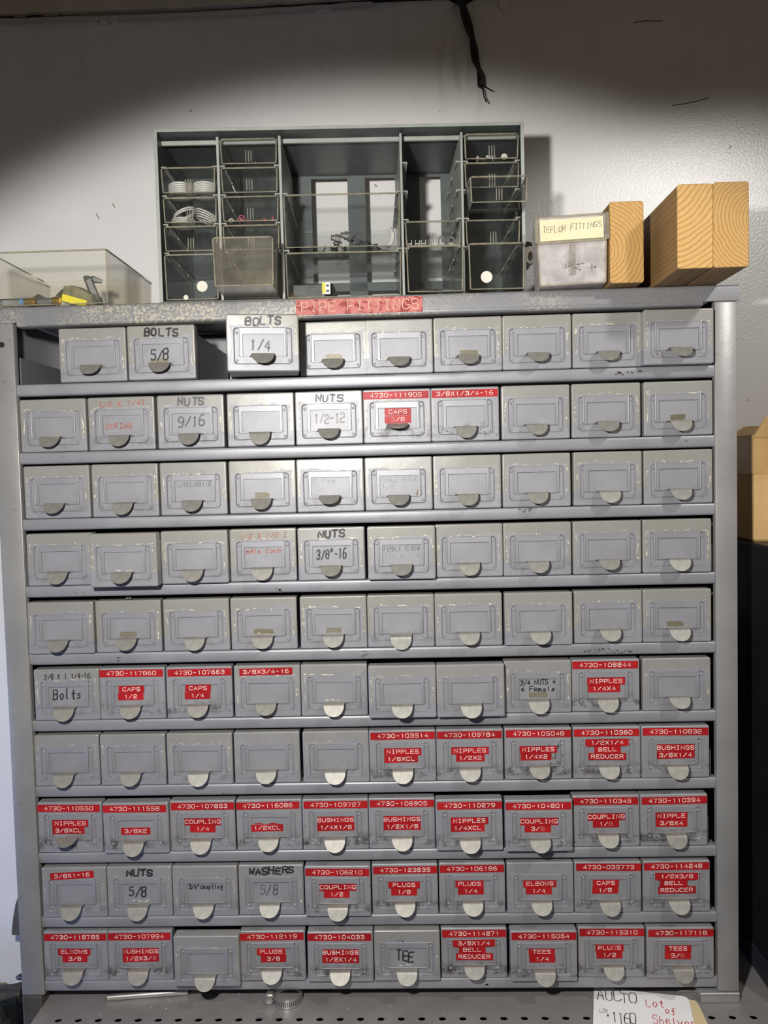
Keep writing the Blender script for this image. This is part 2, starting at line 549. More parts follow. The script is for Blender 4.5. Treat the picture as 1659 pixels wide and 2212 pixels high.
def loops(bm, ls, cap_first=False, cap_last=True, closed=True, mi=0):
    """bridge a list of equally long vertex loops"""
    rows = [[bm.verts.new(p) for p in l] for l in ls]
    n = len(rows[0])
    for a, b in zip(rows, rows[1:]):
        for i in range(n if closed else n - 1):
            j = (i + 1) % n
            fa = bm.faces.new((a[i], a[j], b[j], b[i]))
            fa.material_index = mi
    if cap_first:
        bm.faces.new(rows[0]).material_index = mi
    if cap_last:
        bm.faces.new(rows[-1]).material_index = mi
    return rows


def prism(bm, prof, x0, x1, mi=0):
    """closed profile of (y, z) pushed along x"""
    loops(bm, [[(x0, y, z) for y, z in prof], [(x1, y, z) for y, z in prof]], True, True, mi=mi)


def slab(bm, poly, y0, y1, mi=0):
    """closed outline of (x, z) given depth along y"""
    loops(bm, [[(x, y0, z) for x, z in poly], [(x, y1, z) for x, z in poly]], True, True, mi=mi)


def tube(bm, pts, rad, n=8, cap=True, closed=False):
    pts = [Vector(p) for p in pts]
    k = len(pts)
    rr = rad if isinstance(rad, (list, tuple)) else [rad] * k
    rows = []
    up = Vector((0, 0, 1))
    prev = None
    for i, p in enumerate(pts):
        if closed:
            t = pts[(i + 1) % k] - pts[i - 1]
        else:
            t = pts[min(i + 1, k - 1)] - pts[max(i - 1, 0)]
        t.normalize()
        if prev is None:
            s = t.cross(up)
            if s.length < 1e-3:
                s = t.cross(Vector((1, 0, 0)))
        else:
            s = prev - t * prev.dot(t)
        s.normalize()
        prev = s
        b = t.cross(s)
        rows.append([p + (s * math.cos(2 * PI * j / n) + b * math.sin(2 * PI * j / n)) * rr[i] for j in range(n)])
    if closed:
        rows_v = [[bm.verts.new(q) for q in row] for row in rows]
        for i in range(k):
            a, b2 = rows_v[i], rows_v[(i + 1) % k]
            for j in range(n):
                bm.faces.new((a[j], a[(j + 1) % n], b2[(j + 1) % n], b2[j]))
    else:
        loops(bm, rows, cap, cap)


def lathe(bm, prof, axis_from, axis_dir, n=20):
    """prof: (radius, distance along axis)"""
    a = Vector(axis_dir).normalized()
    s = a.cross(Vector((0, 0, 1)))
    if s.length < 1e-3:
        s = Vector((1, 0, 0))
    s.normalize()
    b = a.cross(s)
    o = Vector(axis_from)
    loops(bm, [[o + a * h + (s * math.cos(2 * PI * i / n) + b * math.sin(2 * PI * i / n)) * max(r_, 1e-5) for i in range(n)] for r_, h in prof], True, True)


def ring_pts(c, r_, n=24, tilt=(0, 0), squash=1.0):
    m_ = Matrix.Rotation(tilt[0], 3, 'X') @ Matrix.Rotation(tilt[1], 3, 'Y')
    return [Vector(c) + m_ @ Vector((r_ * math.cos(2 * PI * i / n), r_ * squash * math.sin(2 * PI * i / n), 0)) for i in range(n)]


# ------------------------------------------------------------------ a single-stroke alphabet
GL = {
 '0': '.2,0 .8,0 1,.2 1,.8 .8,1 .2,1 0,.8 0,.2 .2,0', '1': '.3,.82 .55,1 .55,0',
 '2': '0,.8 .18,1 .82,1 1,.85 1,.65 .85,.5 .15,.45 0,.3 0,0 1,0', '3': '0,.85 .18,1 .82,1 1,.85 1,.65 .82,.52 .35,.52|.82,.52 1,.38 1,.15 .82,0 .18,0 0,.15',
 '4': '.75,0 .75,1 0,.3 1,.3', '5': '.95,1 .05,1 .05,.55 .8,.58 1,.42 1,.15 .8,0 .15,0 0,.12',
 '6': '.85,1 .3,1 0,.65 0,.18 .2,0 .8,0 1,.18 1,.4 .8,.56 .2,.56 0,.42', '7': '0,1 1,1 .35,0',
 '8': '.2,.53 0,.7 0,.85 .2,1 .8,1 1,.85 1,.7 .8,.53 .2,.53 0,.36 0,.15 .2,0 .8,0 1,.15 1,.36 .8,.53', '9': '.15,0 .7,0 1,.35 1,.82 .8,1 .2,1 0,.82 0,.6 .2,.44 .8,.44 1,.58',
 '-': '.15,.5 .85,.5', '/': '0,0 1,1', '"': '.3,1.1 .3,.8|.6,1.1 .6,.8', '#': '.3,0 .3,1|.7,0 .7,1|0,.35 1,.35|0,.65 1,.65', '+': '.5,.15 .5,.85|.1,.5 .9,.5', '.': '.45,0 .55,.05', ' ': '',
 'A': '0,0 .5,1 1,0|.2,.38 .8,.38', 'B': '0,0 0,1 .75,1 .95,.86 .95,.66 .75,.53 0,.53|.75,.53 1,.4 1,.15 .8,0 0,0', 'C': '1,.82 .8,1 .2,1 0,.8 0,.2 .2,0 .8,0 1,.18',
 'D': '0,0 0,1 .7,1 1,.75 1,.25 .7,0 0,0', 'E': '1,0 0,0 0,1 1,1|0,.52 .8,.52', 'F': '0,0 0,1 1,1|0,.52 .8,.52', 'G': '1,.82 .8,1 .2,1 0,.8 0,.2 .2,0 .8,0 1,.2 1,.45 .6,.45',
 'H': '0,0 0,1|1,0 1,1|0,.52 1,.52', 'I': '.5,0 .5,1|.25,0 .75,0|.25,1 .75,1', 'J': '1,1 1,.2 .8,0 .2,0 0,.2', 'K': '0,0 0,1|1,1 0,.4|.35,.6 1,0', 'L': '0,1 0,0 .95,0', 'M': '0,0 0,1 .5,.4 1,1 1,0',
 'N': '0,0 0,1 1,0 1,1', 'O': '.25,0 .75,0 1,.25 1,.75 .75,1 .25,1 0,.75 0,.25 .25,0', 'P': '0,0 0,1 .8,1 1,.85 1,.6 .8,.45 0,.45', 'Q': '.25,0 .75,0 1,.25 1,.75 .75,1 .25,1 0,.75 0,.25 .25,0|.6,.3 1,0',
 'R': '0,0 0,1 .8,1 1,.85 1,.62 .8,.5 0,.5|.55,.5 1,0', 'S': '1,.85 .82,1 .18,1 0,.85 0,.65 .18,.53 .82,.47 1,.35 1,.15 .82,0 .18,0 0,.15', 'T': '.5,0 .5,1|0,1 1,1', 'U': '0,1 0,.2 .2,0 .8,0 1,.2 1,1',
 'V': '0,1 .5,0 1,1', 'W': '0,1 .22,0 .5,.7 .78,0 1,1', 'X': '0,0 1,1|0,1 1,0', 'Y': '0,1 .5,.5 1,1|.5,.5 .5,0', 'Z': '0,1 1,1 0,0 1,0',
 'a': '.9,.6 .5,.65 .1,.4 .2,.05 .6,.05 .9,.4 .9,.6 .9,.1 1,0', 'c': '.9,.55 .5,.65 .1,.4 .15,.1 .5,0 .9,.12', 'e': '.1,.33 .9,.36 .8,.6 .45,.65 .1,.4 .2,.08 .6,0 .95,.12', 'f': '.8,1 .55,1 .4,.8 .4,-.2|.1,.55 .8,.55',
 'g': '.9,.6 .4,.65 .1,.4 .3,.1 .8,.2 .9,.6 .85,-.2 .5,-.4 .1,-.25', 'h': '.1,1 .1,0|.1,.45 .5,.62 .85,.45 .9,0', 'i': '.5,.6 .5,0|.5,.82 .52,.87', 'l': '.4,1 .4,.1 .6,0', 'm': '0,0 0,.6|0,.45 .3,.62 .5,.45 .5,0|.5,.45 .8,.62 1,.45 1,0',
 'n': '.1,0 .1,.62|.1,.45 .5,.64 .85,.45 .9,0', 'o': '.5,0 .1,.2 .12,.5 .5,.65 .9,.48 .9,.18 .5,0', 'p': '.1,.6 .1,-.4|.1,.5 .6,.65 .9,.4 .6,.05 .1,.1', 'r': '.15,.6 .15,0|.15,.4 .5,.62 .85,.58', 's': '.85,.55 .4,.64 .15,.48 .75,.25 .7,.03 .1,.03',
 't': '.45,.95 .45,.1 .75,0|.1,.62 .85,.62', 'u': '.1,.62 .15,.12 .5,0 .85,.15 .9,.62 .9,0', 'v': '.05,.62 .45,0 .9,.62', 'x': '.05,0 .9,.62|.05,.62 .9,0', 'k': '.1,1 .1,0|.8,.62 .1,.28 .85,0',
}


def glyph(c):
    s = GL.get(c, '')
    return [[tuple(float(v) for v in p.split(',')) for p in st.split()] for st in s.split('|') if st]


def ribbon(bm, pts, w, y, h):
    """a flat-topped stroke along pts (x, z) standing h in front of y"""
    if len(pts) < 2:
        return
    rows = []
    n = len(pts)
    for i in range(n):
        a = Vector(pts[max(i - 1, 0)])
        b = Vector(pts[min(i + 1, n - 1)])
        t = b - a
        if t.length < 1e-9:
            t = Vector((1, 0))
        t.normalize()
        nn = Vector((-t.y, t.x)) * (w / 2)
        p = Vector(pts[i])
        if i == 0:
            p = p - t * w * 0.4
        if i == n - 1:
            p = p + t * w * 0.4
        rows.append([(p.x + nn.x, y, p.y + nn.y), (p.x + nn.x * .8, y - h, p.y + nn.y * .8), (p.x - nn.x * .8, y - h, p.y - nn.y * .8), (p.x - nn.x, y, p.y - nn.y)])
    loops(bm, rows, True, True)


def text(bm, s, x, z, gw, gh, adv, stroke, y, h, skip=()):
    """machine lettering: s starts at (x, z)"""
    for i, c in enumerate(s):
        if i in skip:
            continue
        for st in glyph(c):
            ww = gw
            ribbon(bm, [(x + i * adv + u * ww, z + v * gh) for u, v in st], stroke, y, h)


def hand(bm, s, x, z, gw, gh, adv, stroke, y, h, seed=1, slant=0.12, rise=0.0, wob=0.06):
    """marker handwriting, wobbly and a little slanted"""
    rg = random.Random(seed)
    for i, c in enumerate(s):
        dx, dz, sx, sz = rg.uniform(-.1, .1) * gw, rg.uniform(-.08, .08) * gh, rg.uniform(.88, 1.12), rg.uniform(.88, 1.14)
        for st in glyph(c):
            pts = []
            for k, (u, v) in enumerate(st):
                if k:
                    u0, v0 = st[k - 1]
                    pts.append(((u + u0) / 2 + rg.uniform(-wob, wob) * .5, (v + v0) / 2 + rg.uniform(-wob, wob) * .5))
                pts.append((u + rg.uniform(-wob, wob), v + rg.uniform(-wob, wob)))
            pts = [(x + i * adv + dx + (u * sx + v * slant) * gw, z + i * adv * rise + dz + v * sz * gh) for u, v in pts]
            ribbon(bm, pts, stroke * rg.uniform(.85, 1.15), y, h)

# ------------------------------------------------------------------ room shell
bm = bmesh.new()
box(bm, -2.2, 2.2, WALL, WALL + 0.12, 0.0, ZR + 0.90)
struct(obj('wall_back', bm, M['wall']))
bm = bmesh.new()
box(bm, -2.2, 2.2, -3.0, WALL, -0.1, 0.0)
struct(obj('floor', bm, M['floor']))
ZC = ZR + 0.563
bm = bmesh.new()
box(bm, -2.2, 2.2, -1.0, WALL, ZR + 0.86, ZR + 0.90)
struct(obj('ceiling', bm, M['plaster']))
bm = bmesh.new()                                  # fascia board along the top of the wall, its lower edge ragged
rg = random.Random(4)
rows = []
for i in range(121):
    x = -1.2 + 2.4 * i / 120
    zz = ZC + 0.0015 * math.sin(x * 7) + rg.uniform(-.0008, .0008)
    if x > 0.02:
        zz += min(0.004, (x - 0.02) * 0.05)
    yy = WALL - 0.014 - 0.003 * math.sin(x * 5 + 1)
    rows.append([(x, yy, ZC + 0.29), (x, yy, zz), (x, yy + .009, zz), (x, yy + .009, ZC + 0.29)])
loops(bm, rows, True, True)
struct(obj('trim_6', bm, M['plaster']))
bm = bmesh.new()                                  # black strip painting in the shade of the open joint behind the board
box(bm, -1.2, 1.2, WALL - 0.005, WALL - 0.0005, ZC + 0.0005, ZC + 0.28)
struct(obj('trim_1', bm, M['dark']))
bm = bmesh.new()                                  # a sagging strip along the joint
rows = []
for i in range(41):
    x = -0.60 + 0.62 * i / 40
    zz = ZR + 0.557 - 0.006 * math.sin(PI * i / 40) + 0.0006 * math.sin(i * 1.7)
    rows.append([(x, WALL - 0.004, zz), (x, WALL - 0.011, zz + 0.001), (x, WALL - 0.011, zz + 0.003), (x, WALL - 0.004, zz + 0.002)])
loops(bm, rows, True, True)
struct(obj('trim_2', bm, M['plaster']))
# flaking plaster and cracks of the back wall
bm = bmesh.new()
for px, py, w_, h_, s_ in ((226, 48, .011, .006, 1), (206, 52, .008, .004, 2), (248, 46, .010, .004, 3), (1088, 14, .008, .009, 4), (700, 24, .012, .004, 5), (968, 14, .010, .006, 6)):
    c = P(px, py, WALL)
    rg = random.Random(s_)
    poly = [(c.x + w_ * math.cos(2 * PI * k / 9) * rg.uniform(.6, 1.1), c.z + h_ * math.sin(2 * PI * k / 9) * rg.uniform(.6, 1.1)) for k in range(9)]
    slab(bm, poly, WALL - 0.004, WALL + 0.001)
struct(obj('trim_3', bm, M['wall']))
bm = bmesh.new()
for line in ([(1370, 49), (1385, 46), (1400, 45), (1422, 46), (1430, 45)], [(1452, 228), (1480, 224), (1505, 219), (1530, 212)], [(690, 20), (705, 24), (722, 15)], [(208, 462), (214, 472)], [(243, 440), (248, 448)], [(1579, 315), (1575, 322)]):
    ribbon(bm, [(P(a, b, WALL).x, P(a, b, WALL).z) for a, b in line], 0.0012, WALL, 0.0006)
struct(obj('trim_4', bm, M['smudge']))

# ------------------------------------------------------------------ work bench
ZB = ZR - 0.800
bench = thing('workbench', 'dark grey steel bench with a row of punched holes under the drawer cabinet', 'workbench', (0.1, 0.1, ZB - 0.001))


def kid(name, bm, mat, parent, smooth=False):
    """mesh given in world coordinates, parented to an Empty that has no rotation"""
    bm.transform(Matrix.Translation(-parent.location))
    return obj(name, bm, mat, parent, smooth)


bm = bmesh.new()
HX = [-0.4010 + 0.0254 * k for k in range(-1, 42)]
hy, cell, hr = -0.0285, 0.0127, 0.0047
box(bm, -0.4335, 0.80, hy + cell, WALL - 0.004, ZB - 0.003, ZB)
box(bm, -0.4335, 0.80, -0.070, hy - cell, ZB - 0.003, ZB)
box(bm, -0.4335, 0.80, -0.070, -0.067, ZB - 0.045, ZB - 0.003)
box(bm, -0.4335, -0.4305, -0.070, WALL - 0.004, ZB - 0.045, ZB - 0.003)
for x in HX:
    if x - cell < -0.4335 or x + cell > 0.80:
        continue
    n = 16
    sq, ci, cb = [], [], []
    for k in range(n):
        a = 2 * PI * k / n
        c_, s_ = math.cos(a), math.sin(a)
        q = cell / max(abs(c_), abs(s_))
        sq.append((x + c_ * q, hy + s_ * q, ZB))
        ci.append((x + c_ * hr, hy + s_ * hr * .8, ZB))
        cb.append((x + c_ * hr, hy + s_ * hr * .8, ZB - 0.0014))
    loops(bm, [sq, ci, cb], False, False)
box(bm, -0.4335, HX[1] - cell, hy - cell, hy + cell, ZB - 0.003, ZB)
kid('bench_top', bm, M['bench'], bench)
bm = bmesh.new()
box(bm, -0.430, 0.80, -0.066, WALL - 0.006, ZB - 0.060, ZB - 0.050)
kid('dark_backing', bm, M['dark'], bench)  # added black sheet, its colour paints the shade seen through the holes
for lx in (-0.4600, 0.775):
    bm = bmesh.new()
    box(bm, lx, lx + 0.026, -0.002, 0.035, 0.001, ZB + (0.0135 if lx < 0 else -0.004), 0.002)
    kid('leg', bm, M['brown_iron'], bench)
for lx in (-0.4600, 0.775):
    bm = bmesh.new()
    box(bm, lx, lx + 0.026, WALL - 0.045, WALL - 0.01, 0.001, ZB - 0.004, 0.002)
    kid('leg', bm, M['brown_iron'], bench)

# ------------------------------------------------------------------ the drawer cabinet
GUIDE = [(-.4262, None), (None, None), (None, .4291), (None, .4272), (None, .4265), (None, .4262), (None, .4240), (None, .4218), (None, .4240), (None, .4285)]
RAILS = [-0.0013, -0.0862, -0.1695, -0.2544, -0.3406, -0.4265, -0.5116, -0.5985, -0.6834, -0.7676]
CZ0, CZ1 = ZR - 0.785, ZR + 0.094
XL, XR, DEP = -0.4592, 0.4572, 0.203
cab = thing('drawer_cabinet', 'tall grey steel cabinet of open shelves filled with small metal drawers', 'cabinet', (0, 0, CZ0))
for s, (xa, xb) in ((-1, (XL, -0.4300)), (1, (0.4298, XR - 0.0012))):
    for yb in (0, 1):
        bm = bmesh.new()
        if yb == 0:
            box(bm, xa, xb, -0.0022, 0.0005, CZ0, ZR + 0.0745, 0.0009, 2)
            xs = (xa, xa + 0.002) if s < 0 else (xb - 0.002, xb)
            box(bm, xs[0], xs[1], 0.0003, 0.036, CZ0, ZR + 0.0745, 0.0006, 1)
            xs = (xb - 0.002, xb) if s < 0 else (xa, xa + 0.002)
            box(bm, xs[0], xs[1], 0.0003, 0.008, CZ0, ZR + 0.0745, 0.0006, 1)
        else:
            box(bm, xa, xb, DEP - 0.002, DEP + 0.001, CZ0, ZR + 0.0745, 0.0009, 1)
            xs = (xa, xa + 0.002) if s < 0 else (xb - 0.002, xb)
            box(bm, xs[0], xs[1], DEP - 0.036, DEP - 0.002, CZ0, ZR + 0.0745)
        p_ = kid('post', bm, M['post'], cab, 40)
bm = bmesh.new()                                  # bolt hole of the post
h_ = P(4, 745, -0.0023)
lathe(bm, [(0.0036, 0.0002), (0.0028, 0.0003), (0.0026, -0.0012)], (h_.x, -0.0023, h_.z), (0, -1, 0), 16)
kid('bolt_hole', bm, M['dark'], cab)
bm = bmesh.new()                                  # top shelf with its lip
prof = [(DEP, 0.094), (0.0, 0.094), (-0.0026, 0.0932), (-0.0040, 0.0915), (-0.0044, 0.089), (-0.0044, 0.0745), (-0.0036, 0.0738), (-0.0030, 0.0745), (-0.0030, 0.0890), (-0.0020, 0.0915), (0.0, 0.0922), (DEP, 0.0922)]
prism(bm, [(y, z + ZR) for y, z in prof], XL - 0.0008, XR + 0.0012)
prof = [(-0.0040, 0.0750), (-0.0040, 0.0720), (-0.0030, 0.0702), (-0.0010, 0.0692), (0.014, 0.0692), (0.014, 0.0702), (-0.0008, 0.0704), (-0.0022, 0.0712), (-0.0030, 0.0728), (-0.0030, 0.0750)]
prism(bm, [(y, z + ZR) for y, z in prof], -0.4245, 0.4150)
kid('top_shelf', bm, M['lip'], cab, 40)
for k, zr in enumerate(RAILS):
    bm = bmesh.new()
    z = ZR + zr
    prof = [(DEP - 0.004, 0), (0.0030, 0), (0.0010, -0.0004), (0.0002, -0.0016), (0, -0.003), (0, -0.0118), (0.0008, -0.0136), (0.0026, -0.0146), (0.012, -0.0148), (0.012, -0.0138), (0.003, -0.0136), (0.0018, -0.0128), (0.0012, -0.0112), (0.0012, -0.004), (0.0022, -0.0018), (0.004, -0.0012), (DEP - 0.004, -0.0012)]
    dx = 0.0 if k else 0.0
    prism(bm, [(y, zz + z) for y, zz in prof], -0.4296, 0.4296)
    kid('shelf', bm, M['steel'], cab, 40)
    for s in (-1, 1):                              # low guides that keep the outer drawers off the posts
        bm = bmesh.new()
        xg = GUIDE[k][0 if s < 0 else 1]
        if xg is None:
            continue
        box(bm, xg - 0.0006, xg + 0.0006, 0.004 + 0.002 * (k % 3), DEP - 0.01, z + 0.0003, z + 0.034, 0.0004, 1)
        kid('drawer_guide', bm, M['body'], cab)
for s, xs in ((-1, (XL + 0.0022, XL + 0.0032)), (1, (XR - 0.0046, XR - 0.0036))):
    bm = bmesh.new()
    box(bm, xs[0], xs[1], 0.006, DEP - 0.003, CZ0 + 0.005, ZR + 0.0900)
    kid('side_panel', bm, M['steel'], cab)
bm = bmesh.new()
box(bm, XL + 0.0022, XR - 0.0034, DEP - 0.0035, DEP - 0.0022, CZ0 + 0.005, ZR + 0.0900)
kid('back_panel', bm, M['steel'], cab)
for x0, x1 in ((0.407, 0.4568),):
    bm = bmesh.new()
    box(bm, x0, x1, -0.004, 0.030, ZB + 0.0105, ZB + 0.0135, 0.0008, 1)
    box(bm, x0 + 0.002, x1, -0.003, 0.030, ZB + 0.0003, ZB + 0.0105, 0.0008, 1)
    kid('foot_plate', bm, M['post'], cab)
bm = bmesh.new()                                   # loose shiny shim under the bottom shelf
q = PZ(1500, 2138, ZB)
box(bm, q.x - 0.022, q.x + 0.022, q.y - 0.006, q.y + 0.02, ZB + 0.0004, ZB + 0.0034, 0.0005, 1)
tag(obj('shim', bm, M['zinc']), 'small bright strip of metal lying under the bottom shelf near the paper tag', 'metal strip')

# the big label of the cabinet
bm = bmesh.new()
box(bm, -0.0772, 0.0776, -0.0052, -0.0044, ZR + 0.0725, ZR + 0.0912, 0.0002, 1)
lt = kid('label_tape', bm, M['tape_old'], cab)
lt['label'] = 'faded red label tape reading PIPE FITTINGS'
bm = bmesh.new()
text(bm, 'PIPE FITTINGS', -0.0700, ZR + 0.0762, 0.0078, 0.0118, 0.0112, 0.00075, -0.0052, 0.0004)
bm.transform(Matrix.Translation(-cab.location))
lo = obj('lettering', bm, M['cream'], lt)

# ghost of a removed label and scuffs on the shelf lips
bm = bmesh.new()
rg = random.Random(11)
for px0, px1, py, hh, num in ((1262, 1378, 1407, 5, 26), (1330, 1345, 806, 5, 5), (1352, 1388, 803, 2, 5), (160, 200, 1283, 4, 3), (128, 140, 982, 5, 3), (275, 282, 1290, 3, 2), (595, 612, 1275, 4, 6), (783, 793, 1410, 8, 6), (255, 259, 1423, 5, 2), (1120, 1150, 1102, 4, 5), (1045, 1056, 2125, 3, 4), (485, 487, 1714, 2, 1), (1482, 1484, 952, 2, 1)):
    for k in range(num):
        c = P(px0 + (px1 - px0) * (k + .5) / num + rg.uniform(-3, 3), py + rg.uniform(-hh, hh), -0.0001)
        w_ = rg.uniform(.0008, .0030)
        poly = [(c.x + w_ * math.cos(2 * PI * j / 7) * rg.uniform(.5, 1.2), c.z + w_ * .6 * math.sin(2 * PI * j / 7) * rg.uniform(.5, 1.2)) for j in range(7)]
        slab(bm, poly, -0.00012, 0.0001)
bm.transform(Matrix.Translation(-cab.location))
obj('scuff_marks', bm, M['smudge'], cab)['kind'] = 'stuff'
bm = bmesh.new()
c = P(1268, 1412, -0.0003)
text(bm, '4730-108802', c.x + 0.002, c.z - 0.0005, 0.0040, 0.0046, 0.0056, 0.0007, -0.0001, 0.00015, skip=(6,))
bm.transform(Matrix.Translation(-cab.location))
obj('label_ghost', bm, M['steel'], cab)

# ------------------------------------------------------------------ metal drawers
DW, DH, DD = 0.0836, 0.0660, 0.188
hw = DW / 2
RX, RZ0, RZ1 = 0.0338, 0.0080, 0.0506           # pressed panel of the front
HX0, HX1, HZ0, HZ1 = -0.0268, 0.0264, 0.0168, 0.0502   # card holder
WX0, WX1, WZ0, WZ1 = -0.0232, 0.0240, 0.0180, 0.0430   # its window
YR = 0.0016                                       # how far the pressed panel sits back
YH = -0.0003                                      # front of the card holder

bm = bmesh.new()
L = []
for ins, rad, y in ((0.0, .0022, .0140), (0.0, .0022, .0016), (.0004, .0022, .0006), (.0011, .0020, .0001), (.0018, .0018, 0.0)):
    L.append([(x, y, z) for x, z in rrect(-hw + ins, hw - ins, ins, DH - ins, rad)])
for ins, rad, y in ((0.0, .0042, 0.0), (.0004, .0040, -.0004), (.0009, .0038, .0002), (.0014, .0036, YR), (.0022, .003, YR)):
    L.append([(x, y, z) for x, z in rrect(-RX + ins, RX - ins, RZ0 + ins, RZ1 - ins, rad)])
loops(bm, L, False, True)
box(bm, -hw + .0012, hw - .0012, 0.0120, 0.0150, DH - .0012, DH - .0002)
ME_FRONT = mesh('front_panel', bm, M['front'])

bm = bmesh.new()
t_ = 0.001
box(bm, -hw + .0006, -hw + .0006 + t_, .012, DD, .0006, .0560)
box(bm, hw - .0006 - t_, hw - .0006, .012, DD, .0006, .0560)
box(bm, -hw + .0016, hw - .0016, .0022, DD, .0004, .0014)
box(bm, -hw + .0016, hw - .0016, DD - t_, DD, .0014, .0560)
box(bm, -hw + .0022, hw - .0022, .0020, .0028, .002, DH - .002)
ME_BODY = mesh('body', bm, M['body'])

bm = bmesh.new()
box(bm, HX0, WX0, YH, YR, HZ0, HZ1, .00025, 1)
box(bm, WX1, HX1, YH, YR, HZ0, HZ1, .00025, 1)
box(bm, WX0 - .0005, WX1 + .0005, YH, YR, WZ1, HZ1, .00025, 1)
box(bm, WX0 - .0005, WX1 + .0005, YH, YR, HZ0, WZ0, .00025, 1)
box(bm, HX0 - .0014, HX0, YH - .0005, YR, HZ0 + .001, HZ1 + .0006, .0004, 2)
box(bm, HX1, HX1 + .0014, YH - .0005, YR, HZ0 + .001, HZ1 + .0006, .0004, 2)
for x in (-.0302, .0300):
    for z in (.0123, .0446):
        lathe(bm, [(.0017, 0), (.0015, .0005), (.0009, .0009), (.0002, .0010)], (x, YR, z), (0, -1, 0), 12)
ME_HOLD = mesh('label_holder', bm, M['steel'])

# finger pull: goes straight out of the holder, creases and droops to a round lip
bm = bmesh.new()
prof = [(0.0, -.0002, .0158), (-.0012, .0006, .0146), (-.0032, .0012, .0138), (-.0062, .0014, .0132), (-.0088, .0012, .0129), (-.0096, .0008, .0128), (-.0104, -.0002, .0127)]
for k in range(1, 17):
    th_ = k / 16.0 * PI / 2
    a = math.sin(th_)
    prof.append((-.0104 - .0072 * a, -.0002 - .0118 * a, .0127 * max(0.0, math.cos(th_)) ** 0.9))
up, dn = [], []
NX = 12
for y, z, w_ in prof:
    w_ = max(w_, .0004)
    up.append([(-w_ + 2 * w_ * i / NX, y, z) for i in range(NX + 1)])
    dn.append([(-w_ + 2 * w_ * i / NX, y + .0007, z - .0006) for i in range(NX + 1)])
U = loops(bm, up, False, False, closed=False)
D_ = loops(bm, dn, False, False, closed=False)
for A_, B_ in ((U, D_),):
    n = len(A_)
    for i in range(n - 1):
        for e in (0, NX):
            bm.faces.new((A_[i][e], A_[i + 1][e], B_[i + 1][e], B_[i][e]))
    for i in range(NX):
        bm.faces.new((A_[-1][i], A_[-1][i + 1], B_[-1][i + 1], B_[-1][i]))
        bm.faces.new((A_[0][i], A_[0][i + 1], B_[0][i + 1], B_[0][i]))
ME_PULL = mesh('pull_tab', bm, M['pull'], 28)

XS = {1: (-.3324, -.2463, -.1199, -.0332, .0475, .1320, .2158, .3009, .3874),
      2: (-.3859, -.2998, -.2130, -.1259, -.0408, .0433, .1270, .2131, .2988, .3863),
      3: (-.3850, -.2988, -.2127, -.1264, -.0417, .0431, .1278, .2130, .2998, .3857),
      4: (-.3852, -.3048, -.2145, -.1280, -.0427, .0445, .1284, .2127, .2983, .3837),
      5: (-.3882, -.3016, -.2152, -.1300, -.0425, .0417, .1261, .2128, .2985, .3830),
      6: (-.3841, -.3000, -.2145, -.1284, -.0440, .0415, .1270, .2103, .2947, .3821),
      7: (-.3878, -.3028, -.2173, -.1314, -.0441, .0401, .1243, .2096, .2952, .3800),
      8: (-.3878, -.3026, -.2169, -.1315, -.0471, .0369, .1220, .2093, .2933, .3776),
      9: (-.3859, -.3011, -.2167, -.1318, -.0468, .0389, .1238, .2098, .2944, .3801),
      10: (-.3879, -.3036, -.2181, -.1323, -.0458, .0394, .1248, .2128, .2978, .3844)}
PULL = {(1, 0): .005, (1, 1): .008, (1, 2): .056, (1, 3): -.002, (1, 4): -.002, (1, 8): .011, (2, 0): -.003,
        (4, 1): .026, (4, 2): .007, (4, 5): .011, (4, 4): .004, (6, 5): .013, (6, 6): .013, (8, 1): .005, (8, 6): .006, (8, 7): .011,
        (9, 4): .004, (10, 2): .0135, (10, 3): .003, (10, 4): .006, (10, 5): .005, (10, 7): .007, (10, 9): .003, (5, 0): .003, (5, 7): .004, (7, 0): .0, (3, 1): .002}
